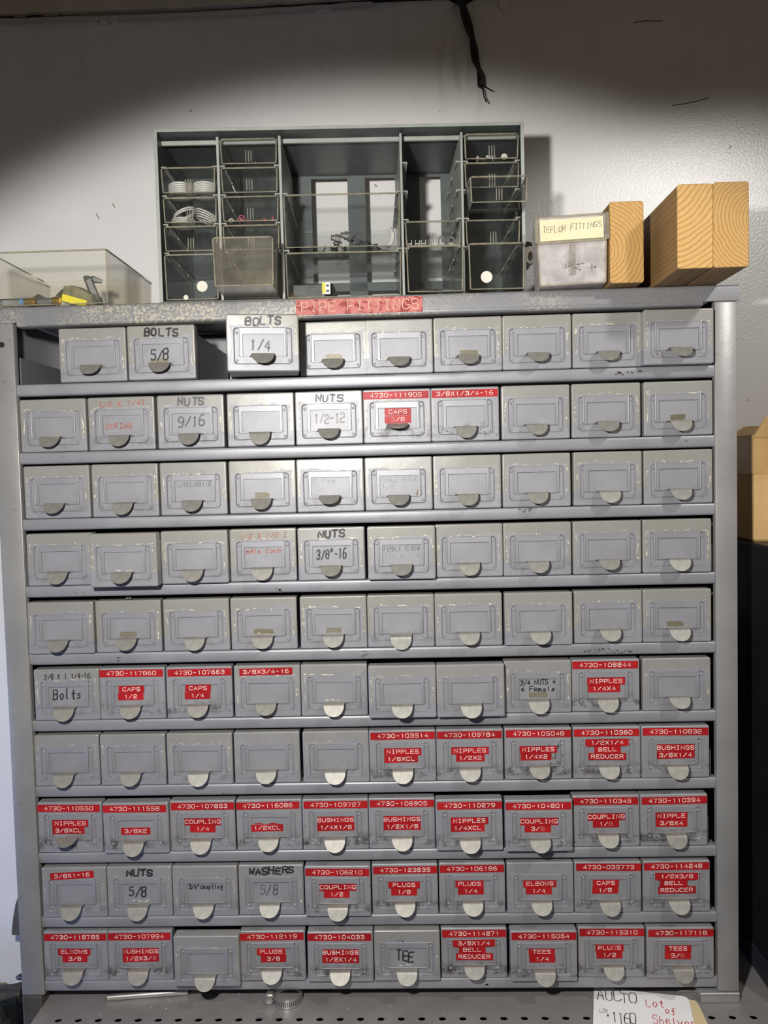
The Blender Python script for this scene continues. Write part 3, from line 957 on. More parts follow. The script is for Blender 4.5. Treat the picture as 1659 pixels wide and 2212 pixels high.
# top tape, window tapes, marker above, marker in the window
TXT = {
 (1, 1): dict(hand=[('BOLTS', 'ink', 0), ('5/8', 'ink', 1)]), (1, 2): dict(hand=[('BOLTS', 'ink', 0), ('1/4', 'ink', 1)]),
 (2, 1): dict(hand=[('1/2 X 1/4T', 'ink_red', 0), ('ELBOW', 'ink_faint', 2), ('STRINS', 'ink_red', 3)]), (2, 2): dict(hand=[('NUTS', 'ink_grey', 0), ('9/16', 'ink_grey', 1)]),
 (2, 4): dict(hand=[('NUTS', 'ink_grey', 0), ('1/2-12', 'ink_faint', 1)]), (2, 5): dict(top='4730-111905', win=['CAPS', '3/8'], skip=[(1, 0)]), (2, 6): dict(top='3/8X1/3/4-16'),
 (3, 2): dict(hand=[('MALE TEE', 'ink_faint', 0.5), ('1/4X1/8X1/8', 'ink_grey', 2)]), (3, 4): dict(hand=[('F Fem..', 'ink_faint', 2)]),
 (3, 5): dict(hand=[('FEMALE ELBOW', 'ink_faint', 2), ('1/8', 'ink_faint', 3)]),
 (4, 3): dict(hand=[('1/2 X 1/2 I', 'ink_red', 0), ('mAle Conn', 'ink_red', 2)]), (4, 4): dict(hand=[('NUTS', 'ink', 0), ('3/8"-16', 'ink', 1)]),
 (4, 5): dict(hand=[('FEMALE ELBOW', 'ink_grey', 2), ('1/4 X 1/4', 'ink_faint', 3)]),
 (5, 9): dict(hand=[('B', 'ink_faint', 4)]),
 (6, 0): dict(hand=[('3/8 X 1 1/4-16', 'ink', 0), ('Bolts', 'ink', 1)]), (6, 1): dict(top='4730-117860', win=['CAPS', '1/2']), (6, 2): dict(top='4730-107663', win=['CAPS', '1/4']),
 (6, 3): dict(top='3/8X3/4-16', short=1), (6, 7): dict(hand=[('3/4 NUTS +', 'ink', 2), ('4 Femals', 'ink', 3)]), (6, 8): dict(top='4730-108844', win=['NIPPLES', '1/4X4']),
 (7, 5): dict(top='4730-103514', win=['NIPPLES', '1/8XCL']), (7, 6): dict(top='4730-109784', win=['NIPPLES', '1/2X2']), (7, 7): dict(top='4730-105048', win=['NIPPLES', '1/4X2']),
 (7, 8): dict(top='4730-110360', win=['1/2X1/4', 'BELL', 'REDUCER']), (7, 9): dict(top='4730-110832', win=['BUSHINGS', '3/8X1/4']),
 (8, 0): dict(top='4730-110550', win=['NIPPLES', '3/8XCL']), (8, 1): dict(top='4730-111558', win=['', '3/8X2']), (8, 2): dict(top='4730-107853', win=['COUPLING', '1/4']),
 (8, 3): dict(top='4730-116086', win=['', '1/2XCL']), (8, 4): dict(top='4730-109727', win=['BUSHINGS', '1/4X1/8']), (8, 5): dict(top='4730-106905', win=['BUSHINGS', '1/2X1/8']),
 (8, 6): dict(top='4730-110279', win=['NIPPLES', '1/4XCL']), (8, 7): dict(top='4730-104801', win=['COUPLING', '3/8'], skip=[(1, 2)]), (8, 8): dict(top='4730-110345', win=['COUPLING', '1/8'], skip=[(1, 2)]),
 (8, 9): dict(top='4730-110394', win=['NIPPLE', '3/8X4']),
 (9, 0): dict(top='3/8X1-16', short=2), (9, 1): dict(hand=[('NUTS', 'ink', 0), ('5/8', 'ink', 1)]), (9, 2): dict(hand=[('3/4"coupling', 'ink', 2)]),
 (9, 3): dict(hand=[('WASHERS', 'ink', 0), ('5/8', 'ink_grey', 1)]), (9, 4): dict(top='4730-106210', win=['COUPLING', '1/2']), (9, 5): dict(top='4730-123835', win=['PLUGS', '1/8']),
 (9, 6): dict(top='4730-106186', win=['PLUGS', '1/4']), (9, 7): dict(win=['ELBOWS', '1/4']), (9, 8): dict(top='4730-035773', win=['CAPS', '1/8']),
 (9, 9): dict(top='4730-114248', win=['1/2X3/8', 'BELL', 'REDUCER']),
 (10, 0): dict(top='4730-118785', win=['ELBOWS', '3/8'], skip=[(0, 2)]), (10, 1): dict(top='4730-107994', win=['BUSHINGS', '1/2X3/8'], skip=[(0, 0), (1, 6)]), (10, 3): dict(top='4730-112119', win=['PLUGS', '3/8']),
 (10, 4): dict(top='4730-104033', win=['BUSHINGS', '1/2X1/4']), (10, 5): dict(hand=[('1/4', 'ink_grey', 0.5), ('TEE', 'ink', 1)]), (10, 6): dict(top='4730-114271', win=['3/8X1/4', 'BELL', 'REDUCER']),
 (10, 7): dict(top='4730-115054', win=['TEES', '1/4']), (10, 8): dict(top='4730-115310', win=['PLUGS', '1/2'], skip=[(0, 3)]), (10, 9): dict(top='4730-117118', win=['TEES', '3/8'], skip=[(1, 2)]),
}
ORD = ['zero', 'one', 'two', 'three', 'four', 'five', 'six', 'seven', 'eight', 'nine']


def words(t):
    """what is written on a drawer, for its label"""
    if t.get('top') or t.get('win'):
        w = ' '.join(x for x in t.get('win', []) if x)
        if t.get('top') and w:
            return 'red label tapes reading %s and %s' % (t['top'], w)
        if t.get('top'):
            return 'one red label tape reading %s' % t['top']
        return 'short red label tapes reading %s in its card window' % w
    return None


HANDLAB = {
 (1, 1): 'grey metal drawer marked BOLTS 5/8 in black marker', (1, 2): 'grey metal drawer marked BOLTS 1/4 in black, pulled out of the top row',
 (2, 1): 'grey metal drawer with worn red marker lettering beside the NUTS 9/16 drawer', (2, 2): 'grey metal drawer marked NUTS 9/16 in worn black marker',
 (2, 4): 'shiny grey drawer marked NUTS 1/2 in rubbed marker beside the CAPS 3/8 drawer', (3, 2): 'grey metal drawer with faint pencil writing just below the NUTS 9/16 drawer',
 (3, 4): 'grey metal drawer with ghost writing, just above the NUTS 3/8-16 drawer', (3, 5): 'grey drawer with faint FEMALE writing and a rust spot, below the CAPS 3/8 drawer',
 (4, 3): 'grey metal drawer with worn red marker lettering beside the NUTS 3/8-16 drawer', (4, 4): 'grey metal drawer marked NUTS 3/8-16 in black marker',
 (4, 5): 'grey metal drawer with faint FEMALE writing beside the NUTS 3/8-16 drawer', (5, 9): 'grey metal drawer with a faint letter B in its card window',
 (6, 0): 'grey metal drawer marked 3/8 and Bolts in black marker', (6, 7): 'grey metal drawer with black scrawl reading 3/4 NUTS in its window',
 (9, 1): 'grey metal drawer marked NUTS 5/8 in black marker', (9, 2): 'grey metal drawer marked 3/4 coupling in small black writing',
 (9, 3): 'grey metal drawer marked WASHERS 5/8 in black marker', (10, 5): 'grey metal drawer marked TEE in black marker in the bottom row'}
ANCH = {}
for k_, v_ in TXT.items():
    if v_.get('top') and len(v_['top']) == 11:
        ANCH[k_] = v_['top']
for k_, v_ in {(1, 1): 'BOLTS 5/8', (2, 2): 'NUTS 9/16', (4, 4): 'NUTS 3/8-16', (6, 0): '3/8 Bolts', (9, 1): 'NUTS 5/8', (9, 3): 'WASHERS 5/8', (10, 5): 'TEE', (6, 7): '3/4 NUTS', (2, 6): '3/8X1/3/4-16', (6, 3): '3/8X3/4-16', (2, 5): 'CAPS 3/8'}.items():
    ANCH[k_] = v_


def blank_label(r_, c_):
    col = c_ if r_ > 1 or c_ < 2 else c_ + 1
    best = None
    for (ar, ac), nm in ANCH.items():
        acol = ac if ar > 1 or ac < 2 else ac + 1
        if r_ == 1 and c_ < 2:
            continue
        if acol == col and ar != 1:
            dd = abs(ar - r_) + (0.5 if ar > r_ else 0)
            if best is None or dd < best[0]:
                best = (dd, ar, nm)
    n = r_ - best[1]
    if abs(n) == 1:
        return 'blank grey metal drawer directly %s the drawer marked %s' % ('below' if n > 0 else 'above', best[2])
    return 'blank grey metal drawer %s places %s the drawer marked %s' % (ORD[abs(n)], 'below' if n > 0 else 'above', best[2])


def red_label(parent, s, x0, x1, z0, y, hgt, seed, skip=(), tilt=0.0, first=None):
    bm = bmesh.new()
    box(bm, x0, x1, y - .0004, y, z0, z0 + hgt)
    piv = Vector(((x0 + x1) / 2, 0, z0))
    rot = Matrix.Translation(piv) @ Matrix.Rotation(tilt, 4, 'Y') @ Matrix.Translation(-piv)
    bm.transform(rot)
    t = obj('label_tape', bm, M['tape'], parent)
    bm = bmesh.new()
    adv = 0.00590
    wid = adv * (len(s) - 1) + .0042
    xs = first if first is not None else (x0 + x1) / 2 - wid / 2
    text(bm, s, xs, z0 + hgt * .27, .0041, hgt * .50, adv, .00072, y - .0004, .0002, skip)
    bm.transform(rot)
    if bm.verts:
        obj('lettering', bm, M['emboss'], t)
    if skip:                                          # letters whose embossing has been rubbed off
        bm = bmesh.new()
        text(bm, s, xs, z0 + hgt * .27, .0041, hgt * .50, adv, .00060, y - .0004, .0001, [i for i in range(len(s)) if i not in skip])
        bm.transform(rot)
        obj('lettering', bm, M['emboss_dim'], t)['label'] = 'rubbed, barely legible letter'
    return t


def film_patch(parent, rg, x0, x1, z0, z1, y, mat):
    """a torn scrap of old adhesive tape"""
    bm = bmesh.new()
    pts = []
    n = 18
    for k in range(n):
        a = 2 * PI * k / n
        c_, s_ = math.cos(a), math.sin(a)
        q = 1.0 / max(abs(c_), abs(s_))
        pts.append(((x0 + x1) / 2 + c_ * q * (x1 - x0) / 2 * rg.uniform(.86, 1.02), (z0 + z1) / 2 + s_ * q * (z1 - z0) / 2 * rg.uniform(.80, 1.05)))
    slab(bm, pts, y - .00025, y)
    return bm


def crumbs(bm, rg, num, line, y):
    """flaky leftovers of dried tape along a line"""
    (xa, za), (xb, zb) = line
    for k in range(num):
        a = rg.random()
        x, z = xa + (xb - xa) * a + rg.uniform(-.0008, .0008), za + (zb - za) * a + rg.uniform(-.0009, .0009)
        w_, h_ = rg.uniform(.0005, .0026), rg.uniform(.0003, .0011)
        if abs(xb - xa) < abs(zb - za):
            w_, h_ = h_, w_
        poly = [(x + w_ * math.cos(2 * PI * j / 7) * rg.uniform(.4, 1.2), z + h_ * math.sin(2 * PI * j / 7) * rg.uniform(.4, 1.2)) for j in range(7)]
        slab(bm, poly, y - rg.uniform(.0001, .0004), y)


for row in range(1, 11):
    zb = ZR + RAILS[row - 1] + 0.0004
    for c_, x0 in enumerate(XS[row]):
        rg = random.Random(row * 100 + c_)
        pull = PULL.get((row, c_), 0.0) + rg.uniform(0, .0014)
        k = (CAM.y + pull) / CAM.y
        x = CAM.x + (x0 - CAM.x) * k
        t = TXT.get((row, c_), {})
        lab = HANDLAB.get((row, c_)) or (('grey metal drawer with ' + words(t)) if words(t) else None)
        if lab is None:
            if (row, c_) == (1, 0):
                lab = 'blank grey metal drawer next to the empty slot in the top row'
            else:
                lab = blank_label(row, c_)
        dr = thing('drawer', lab, 'drawer', (x, -pull, zb), (0, rg.uniform(-.003, .003), rg.uniform(-.007, .007)), 'small metal drawers in the cabinet')
        if (row, c_) == (1, 2):
            dr.rotation_euler = (math.radians(0.8), 0.004, 0.155)
        fp = link('front_panel', ME_FRONT, dr)
        red = bool(t.get('top')) and not t.get('short')
        tape = 0.15 if red or (row, c_) == (9, 7) else rg.uniform(.65, 1.0) * (1.0 if row < 6 else 0.6)
        crumb = 0.15 if red else rg.uniform(.3, .8) * (1 if row < 7 else .7)
        grime_shade = rg.uniform(.55, 1.0) if red else rg.uniform(.10, .40)
        if row in (2, 3) and c_ in (2, 3, 4, 5):
            crumb = 1.0
        fp.color = (tape, crumb, grime_shade, 1)
        link('body', ME_BODY, dr)
        link('label_holder', ME_HOLD, dr)
        pt = link('pull_tab', ME_PULL, dr)
        pt.location = (rg.uniform(-.0004, .0004) - .0002, YH + .0002, HZ0 + .0004)
        bend = rg.uniform(-.16, .10)
        if (row, c_) == (5, 5):
            bend = .42
        elif (row, c_) == (2, 3):
            bend = .20
        elif (row, c_) in ((8, 0), (2, 5)):
            bend = -.62
        elif row == 1:
            bend = -.10 + rg.uniform(-.05, .05)
        elif (row, c_) in ((3, 4), (10, 6)):
            bend = -.3
        pt.rotation_euler = (bend, 0, rg.uniform(-.03, .03))
        # red label tapes
        if t.get('top'):
            s = t['top']
            z0 = DH - .0026 - .0094 + rg.uniform(-.0006, .0004)
            if t.get('short') == 1:
                red_label(dr, s, -.0345, .0325, DH - .0125, -.0001, .0090, row, tilt=-.01)
            elif t.get('short') == 2:
                red_label(dr, s, -.0300, .0265, DH - .0150, -.0001, .0090, row, tilt=-.05)
            else:
                e = rg.uniform(-.0012, .0012)
                red_label(dr, s, -hw + .0012 + e, hw - .0016 + e, z0, -.0001, .0092, row, tilt=rg.uniform(-.008, .008))
        ws = t.get('win', [])
        for i, s in enumerate(ws):
            if not s:
                continue
            skip = [b for a, b in t.get('skip', []) if a == i]
            n = len(s)
            wid = min(.0472, max(.0325, .0059 * n + rg.uniform(.005, .011)))
            xm = rg.uniform(-.004, .001) if n < 7 else 0
            xa, xb = xm - wid / 2, xm + wid / 2
            xa, xb = max(xa, WX0 + .0001), min(xb, WX1 - .0001)
            if len(ws) == 3:
                z0 = (WZ1 - .0014, WZ1 - .0104, WZ1 - .0196)[i]
                y = (YH - .0009, YR - .0009, YR - .0006)[i]
                if i == 0:
                    xa, xb = -.031 + .003, .031 - .003
                    y = YH
            else:
                z0 = WZ1 - .0090 - .0004 - i * .0094
                y = YR - .0001 - (.0004 if i == 0 else 0)
            red_label(dr, s, xa, xb, z0, y, .0090, row, skip, rg.uniform(-.012, .012))
        if (row, c_) == (8, 3):                       # torn scraps above the remaining tape
            bm = bmesh.new()
            for xc in (-.0135, .0045):
                slab(bm, [(xc + dx_, WZ1 - .0093 + dz_) for dx_, dz_ in ((-.005, 0), (-.0045, .0015), (-.002, .001), (0, .0018), (.002, .001), (.0042, .0015), (.005, 0))], YR - .0004, YR)
            so = obj('label_tape', bm, M['tape'], dr)
            so['label'] = 'torn scraps of red label tape'
        # marker writing
        for j, (s, ink, place) in enumerate(t.get('hand', [])):
            bm = bmesh.new()
            n = len(s)
            bold = .0024 if ink in ('ink', 'ink_grey') else .0009
            sd = row * 50 + c_ * 3 + j
            if place == 0:
                gh = .0082 if n < 8 else .0062
                adv = min(.0088, .060 / n)
                wtot = adv * n
                hand(bm, s, -wtot / 2 + .002, DH - .0128, adv * .66, gh, adv, bold if n < 8 else .0010, -.0001, .0002, sd, .14, rg.uniform(-.03, .05))
            elif place == 0.5:
                hand(bm, s, -.015, DH - .0150, .0026, .0040, .0040, .0006, -.0001, .0002, sd)
            elif place == 1:
                adv = min(.0085, .038 / n)
                gh = .0118
                if n < 4:
                    adv, gh = .0080, .0120
                wtot = adv * n
                hand(bm, s, -wtot / 2 + (.001 if n > 3 else -.002), WZ0 + .0085 - (.0015 if row == 1 else 0), adv * .66, gh, adv, .0018, YR, .0003, sd, .16, -.08 if n < 4 else .02)
            elif place in (2, 3):
                adv = min(.0058, .044 / n)
                gh = .0058
                zz = WZ1 - .0080 if place == 2 else WZ1 - .0165
                thick = .0012 if ink in ('ink', 'ink_red') else .0006
                hand(bm, s, -.0212, zz, adv * .68, gh, adv, thick, YR, .0003, sd, .15, .02)
            elif place == 4:
                hand(bm, s, -.0205, WZ1 - .012, .0055, .0090, .01, .0004, YR, .0002, sd)
            obj('handwriting', bm, M[ink], dr)
        # leftovers of dried tape
        if not red and (row, c_) != (9, 7):
            bm = bmesh.new()
            amount = 1.0 if row < 7 else 0.5
            z1 = rg.uniform(.0500, .0535)
            crumbs(bm, rg, int(rg.uniform(0, 5) * amount), ((rg.uniform(-.038, -.02), z1), (rg.uniform(.0, .038), z1 + rg.uniform(-.001, .001))), 0.0)
            crumbs(bm, rg, int(rg.uniform(0, 5) * amount), ((-.0378, .016), (-.0378, .050)), 0.0)
            crumbs(bm, rg, int(rg.uniform(0, 5) * amount), ((.0378, .016), (.0380, .050)), 0.0)
            if rg.random() < .3 * amount:
                crumbs(bm, rg, 7, ((-.010, .0198), (.010, .0202)), YR)
            obj('tape_residue', bm, M['crumb'], dr)['kind'] = 'stuff'
            if (rg.random() < .20 * amount and row < 8) or (row, c_) in ((3, 3), (5, 1), (5, 3), (5, 4), (1, 3), (2, 9)):
                fm = obj('tape_scrap', film_patch(dr, rg, -.0115 + rg.uniform(-.003, .002), .010 + rg.uniform(-.002, .004), .0188, .0262, YR, None), M['film'], dr)
        if red and rg.random() < .8 or (row, c_) in ((3, 2), (3, 1), (8, 9), (1, 8)):
            bm = bmesh.new()                          # black grease beside the pull
            for q in range(int(rg.uniform(5, 16))):
                xc = rg.choice((-1, 1)) * rg.uniform(.015, .031)
                zc = rg.uniform(.0100, .0150)
                w_ = rg.uniform(.0003, .0014)
                slab(bm, [(xc + w_ * math.cos(2 * PI * j / 6) * rg.uniform(.4, 1.3), zc + w_ * .7 * math.sin(2 * PI * j / 6) * rg.uniform(.4, 1.3)) for j in range(6)], YR - .0001, YR)
            obj('grease_marks', bm, M['smudge'], dr)['kind'] = 'stuff'
        if (row, c_) == (7, 7):
            bm = bmesh.new()                          # oil run on the dirty NIPPLES drawer
            for q in range(46):
                xc = rg.gauss(.020, .007)
                zc = rg.uniform(.014, .050)
                w_ = rg.uniform(.0004, .0016)
                yy = YH if WX1 < xc < HX1 or zc > WZ1 else YR
                slab(bm, [(xc + w_ * math.cos(2 * PI * j / 6) * rg.uniform(.4, 1.0), zc + w_ * 2.2 * math.sin(2 * PI * j / 6) * rg.uniform(.4, 1.3)) for j in range(6)], yy - .0001, yy)
            go = obj('oil_stain', bm, M['smudge'], dr)
            go['label'] = 'dark oily run of dirt'
            go['kind'] = 'stuff'
        if (row, c_) == (3, 5):
            bm = bmesh.new()
            slab(bm, [(WX1 - .0022 + dx_, WZ0 + dz_) for dx_, dz_ in ((-.001, .0003), (.0016, .0003), (.0019, .0060), (.0012, .0068), (.0009, .003))], YR - .0001, YR)
            obj('rust_spot', bm, simple('rust', (0.22, 0.09, 0.03), 0.8, 0, 0.3, 400), dr)

# ------------------------------------------------------------------ clear plastic organizer on top of the cabinet
ZT = ZR + 0.0941
OW, OH, OD = 0.4520, 0.2085, 0.158
YAW = math.radians(2.4)
ORG = Vector((-0.2450, -0.0005, ZT))
org = thing('parts_organizer', 'grey green plastic organizer rack holding clear drawers on top of the steel cabinet', 'organizer', ORG, (0, 0, YAW))
CX = [(0.0060, 0.0740), (0.0782, 0.1500), (0.1542, 0.2990), (0.3028, 0.3740), (0.3778, 0.4474)]
ZTOP = OH - 0.0095
PIT = 0.0347
bm = bmesh.new()
box(bm, 0, .0032, 0, OD, 0, OH, .0008, 1)
box(bm, OW - .0032, OW, 0, OD, 0, OH, .0008, 1)
box(bm, .0032, OW - .0032, 0, OD, OH - .0025, OH, .0008, 1)
box(bm, .0032, OW - .0032, 0.001, OD, 0.0, .0016)
obj('frame', bm, M['organizer_shaded'], org)
bm = bmesh.new()                                     # valance set back under the roof
box(bm, .0034, OW - .0034, .020, .024, ZTOP - .0012, ZTOP + .0040, .0005, 1)
obj('valance', bm, M['organizer_lit'], org)
bm = bmesh.new()                                     # front rim of the housing, the light on it painted in as a paler colour
for x0_, x1_, z0_, z1_ in ((-.0004, .0038, -.0, OH), (OW - .0038, OW + .0004, 0, OH), (.0038, OW - .0038, OH - .0032, OH + .0004)):
    box(bm, x0_, x1_, -.0012, .0006, z0_, z1_, .0004, 1)
obj('front_rim', bm, M['organizer_lit'], org)
for a, b in ((0.0740, 0.0782), (0.1500, 0.1542), (0.2990, 0.3028), (0.3740, 0.3778)):
    bm = bmesh.new()
    box(bm, a + .0004, b - .0004, .003, OD - .001, .0016, ZTOP + .001, .0005, 1)
    obj('divider', bm, M['organizer_lit'], org)
bm = bmesh.new()                                     # back: closed behind the small drawers, barred behind the open bays
yb0, yb1 = OD - .002, OD
box(bm, .0032, CX[1][1], yb0, yb1, .0016, OH - .0025)
box(bm, CX[4][0], OW - .0032, yb0, yb1, .0016, OH - .0025)
ze = OH - 0.0060                                   # height where the openings begin
box(bm, CX[1][1], CX[4][0], yb0, yb1, ze, OH - .0025)
for a, b in ((0.1500, 0.1790), (0.2306, 0.2556), (0.2985, 0.3030), (0.3060, 0.3330), (0.3630, 0.3778)):
    box(bm, a, b, yb0, yb1, .0016, ze)
for a, b in ((.0930, .0990), (.0440, .0560), (.0016, .0080)):
    box(bm, CX[1][1], CX[4][0], yb0, yb1, a, b)
obj('back_panel', bm, M['organizer'], org)
for ci, rowsz in ((0, (1, 2, 3, 4)), (1, (1, 2, 3, 4)), (3, (1, 2, 3, 4)), (4, (1, 2, 3, 4)), (2, (2, 4))):
    for k in rowsz:
        z = ZTOP - PIT * k
        for s in (0, 1):
            bm = bmesh.new()
            xa = CX[ci][0] - .0003 if s == 0 else CX[ci][1] - .0057
            box(bm, xa, xa + .0060, .005, OD - .004, z + .0004, z + .0018, .0003, 1)
            xt = xa + .0048 if s == 0 else xa
            for ya in (.005, .060, .110):
                box(bm, xt, xt + .0012, ya, ya + .022, z - .0014, z + .0006)
            obj('runner', bm, M['organizer_lit'], org)


def tray(name, label, w, h, d, mat, group, ribs=True, ribh=.0135):
    """an open-topped clear drawer with thick rims and finger ribs; local origin at the middle of the front, on the floor"""
    t = thing(name, label, 'drawer', group=group)
    e = .0012
    tp = .0013                                        # the sides draw in towards the floor
    bm = bmesh.new()
    q0 = [(-w / 2 + tp, .0012, 0), (w / 2 - tp, .0012, 0), (w / 2 - tp, d - .002, 0), (-w / 2 + tp, d - .002, 0)]
    q1 = [(-w / 2, 0, h), (w / 2, 0, h), (w / 2, d, h), (-w / 2, d, h)]
    q2 = [(-w / 2 + e, e, h), (w / 2 - e, e, h), (w / 2 - e, d - e, h), (-w / 2 + e, d - e, h)]
    q3 = [(-w / 2 + tp + e, .0012 + e, e), (w / 2 - tp - e, .0012 + e, e), (w / 2 - tp - e, d - .002 - e, e), (-w / 2 + tp + e, d - .002 - e, e)]
    loops(bm, [q0, q1, q2, q3], True, True)
    obj('shell', bm, mat, t)
    bm = bmesh.new()
    rr = .00105
    pts = [(-w / 2, d, h), (-w / 2, .003, h), (-w / 2 + .0022, 0, h), (w / 2 - .0022, 0, h), (w / 2, .003, h), (w / 2, d, h)]
    tube(bm, pts, rr, 6)
    for s in (-1, 1):
        tube(bm, [(s * (w / 2 - .0002), .0006, h - .001), (s * (w / 2 - tp), .0014, .001)], rr * .8, 6)
    tube(bm, [(-w / 2 + tp, .0014, .0008), (w / 2 - tp, .0014, .0008)], rr * .7, 6)
    obj('rim', bm, M['rim'], t, True)
    if ribs:
        bm = bmesh.new()
        for x in (-.0032, 0.0, .0032):
            box(bm, x - .0006, x + .0006, -.0016, .0014, .002, .002 + ribh, .0004, 1)
        obj('grip_ribs', bm, M['rib'], t)
    return t


def place(t, x, z, pull, tilt=0.0):
    """set a tray into the organizer at local (x, z)"""
    c, s = math.cos(YAW), math.sin(YAW)
    lx, ly = x, .0015 - pull
    t.location = ORG + Vector((lx * c - ly * s, lx * s + ly * c, z))
    t.rotation_euler = (tilt, 0, YAW)
    return t


def inside(t, lx, ly, lz):
    """world point of a tray's local point"""
    c, s = math.cos(YAW), math.sin(YAW)
    return t.location + Vector((lx * c - ly * s, lx * s + ly * c, lz))


SG = 'clear plastic drawers of the organizer'
WID = [b - a - .0030 for a, b in CX]
MID = [(a + b) / 2 for a, b in CX]
TR = {}
SMALL = {(0, 2): ('clear drawer with two level stacks of silver wire rings inside', .004), (0, 3): ('clear drawer with silver wire rings leaning together like a roof inside', 0.0),
         (0, 4): ('empty small clear drawer directly above the drawer with round stickers', 0.0), (1, 1): ('small clear drawer in the top row beside the empty corner bay', 0.0),
         (1, 2): ('small clear drawer with one short silver pin inside', 0.0), (1, 3): ('small clear drawer with pink rubber rings inside', 0.0), (1, 4): ('small clear drawer partly hidden behind the pulled out deep drawer', 0.0),
         (3, 4): ('small clear drawer with a row of little clips in front of the open bay', 0.0), (4, 1): ('small clear drawer with shiny screws and discs in the top corner', 0.0),
         (4, 2): ('small clear drawer half hidden behind the pulled out shallow drawer', 0.0), (4, 3): ('small clear drawer pulled out of the rack above the others', .050), (4, 4): ('empty small clear drawer above the drawer with one pale sticker', 0.0)}
for (ci, k), (lab, pull) in SMALL.items():
    t = tray('clear_drawer', lab, WID[ci], .0295, .146, M['clear'], SG)
    TR[(ci, k)] = place(t, MID[ci], ZTOP - PIT * k + .0021, pull)
LARGE = {(0, 6): ('deep clear drawer with two round pale stickers in the bottom row', .004, .0545, None), (1, 6): ('deep yellowed clear drawer pulled far out of the bottom row', .070, .0545, None),
         (2, 4): ('wide clear drawer holding a tangle of grey parts in the middle bay', .004, .0635, None), (2, 6): ('wide clear drawer with a yellow and white tag at the bottom of the rack', 0.0, .0545, None),
         (3, 6): ('deep clear drawer with loose thin wires inside in the bottom row', .018, .0545, None), (4, 6): ('deep clear drawer with one pale round sticker in the bottom row', .024, .0545, None)}
for (ci, k), (lab, pull, hh, _) in LARGE.items():
    z = .0022 if k == 6 else ZTOP - PIT * 4 + .0021
    t = tray('clear_drawer', lab, WID[ci], hh, .150, M['clear_dusty'] if (ci, k) == (1, 6) else M['clear'], SG, ribs=False)
    TR[(ci, k)] = place(t, MID[ci], z, pull)

# stickers are part of the drawers they sit on
for key, spots in {(0, 6): ((.0125, .0160, .0066), (-.0080, .0030, .0030)), (4, 6): ((-.0125, .0150, .0070),)}.items():
    for x, z, r_ in spots:
        bm = bmesh.new()
        lathe(bm, [(r_, .0004), (r_, .0008)], (x, 0.0004 + .0012 * (1 - z / .056), z), (0, -1, 0), 28)
        so = obj('sticker', bm, M['white'], TR[key])

# things lying in the drawers
WR = 'wire rings in the organizer drawers'


def rings(name, label, pts, r_, tilt, num, mat, rad, group, sq=1.0):
    for k in range(num):
        bm = bmesh.new()
        tube(bm, ring_pts((0, 0, 0), r_, 26, squash=sq), rad, 6, closed=True)
        o = obj(name, bm, mat, None, True)
        o.location = pts(k)
        o.rotation_euler = (tilt[0], tilt[1], YAW)
        tag(o, label, 'ring', group)


t = TR[(0, 2)]
for s, side in ((-1, 'level stack nearer the rack side'), (1, 'level stack nearer the divider')):
    rings('wire_ring', 'silver wire ring lying in the %s in the clear drawer' % side, lambda k, s=s: inside(t, s * .0152 + .0004 * (k % 2), .024, .0030 + .0026 * k), .0140, (0.0, 0.02 * s), 6, M['silver'], .0012, WR)
t2 = TR[(0, 3)]
for s, side in ((-1, 'lower flat stack'), (1, 'sloping stack')):
    num = 4
    if s < 0:
        rings('wire_ring', 'silver wire ring in the lower flat stack below the leaning rings', lambda k: inside(t2, -.0135, .024, .0028 + .0022 * k), .0140, (0, 0.03), 4, M['silver'], .0009, WR)
        rings('wire_ring', 'silver wire ring sloping up to the peak on top of the flat stack', lambda k: inside(t2, -.0120, .024, .0165 + .0026 * k), .0140, (0, -.40), 2, M['silver'], .0010, WR)
    else:
        rings('wire_ring', 'silver wire ring sloping down from the peak towards the divider', lambda k: inside(t2, .0160, .024, .0080 + .0030 * k), .0140, (0, .42), 4, M['silver'], .0010, WR)
t = TR[(1, 3)]
for k, (x, y, z) in enumerate(((-.026, .012, .0045), (-.0145, .012, .0052), (-.013, .015, .0090), (-.005, .018, .0052), (.0165, .012, .0045), (.026, .014, .0055))):
    bm = bmesh.new()
    tube(bm, ring_pts((0, 0, 0), .0026 + .0004 * (k % 3), 18), .0009, 6, closed=True)
    o = obj('rubber_ring', bm, M['pink'] if k else M['white'], None, True)
    o.location = inside(t, x, y, z)
    o.rotation_euler = (1.25, 0.2 * (k - 2), 0.3 * k)
    tag(o, 'small pink rubber ring lying in the clear drawer' if k else 'small pale rubber ring beside the pink rings in the clear drawer', 'ring', 'rubber rings in the clear drawer')
t = TR[(1, 2)]
bm = bmesh.new()
tube(bm, [inside(t, -.0225, .010, .0118), inside(t, -.0185, .010, .0024)], .0007, 8)
tag(obj('pin', bm, M['silver'], None, True), 'short silver pin leaning in a small clear drawer', 'pin')
t = TR[(1, 1)]
bm = bmesh.new()
lathe(bm, [(.0022, 0), (.0026, .0006), (.0026, .0016), (.0012, .0020), (.0012, .009), (.0004, .0098)], inside(t, .0060, .010, .0042), (1, .3, -.05), 12)
tag(obj('screw', bm, M['brass'], None, True), 'little brass screw lying behind the ribs of the top row drawer', 'screw')
t = TR[(4, 1)]
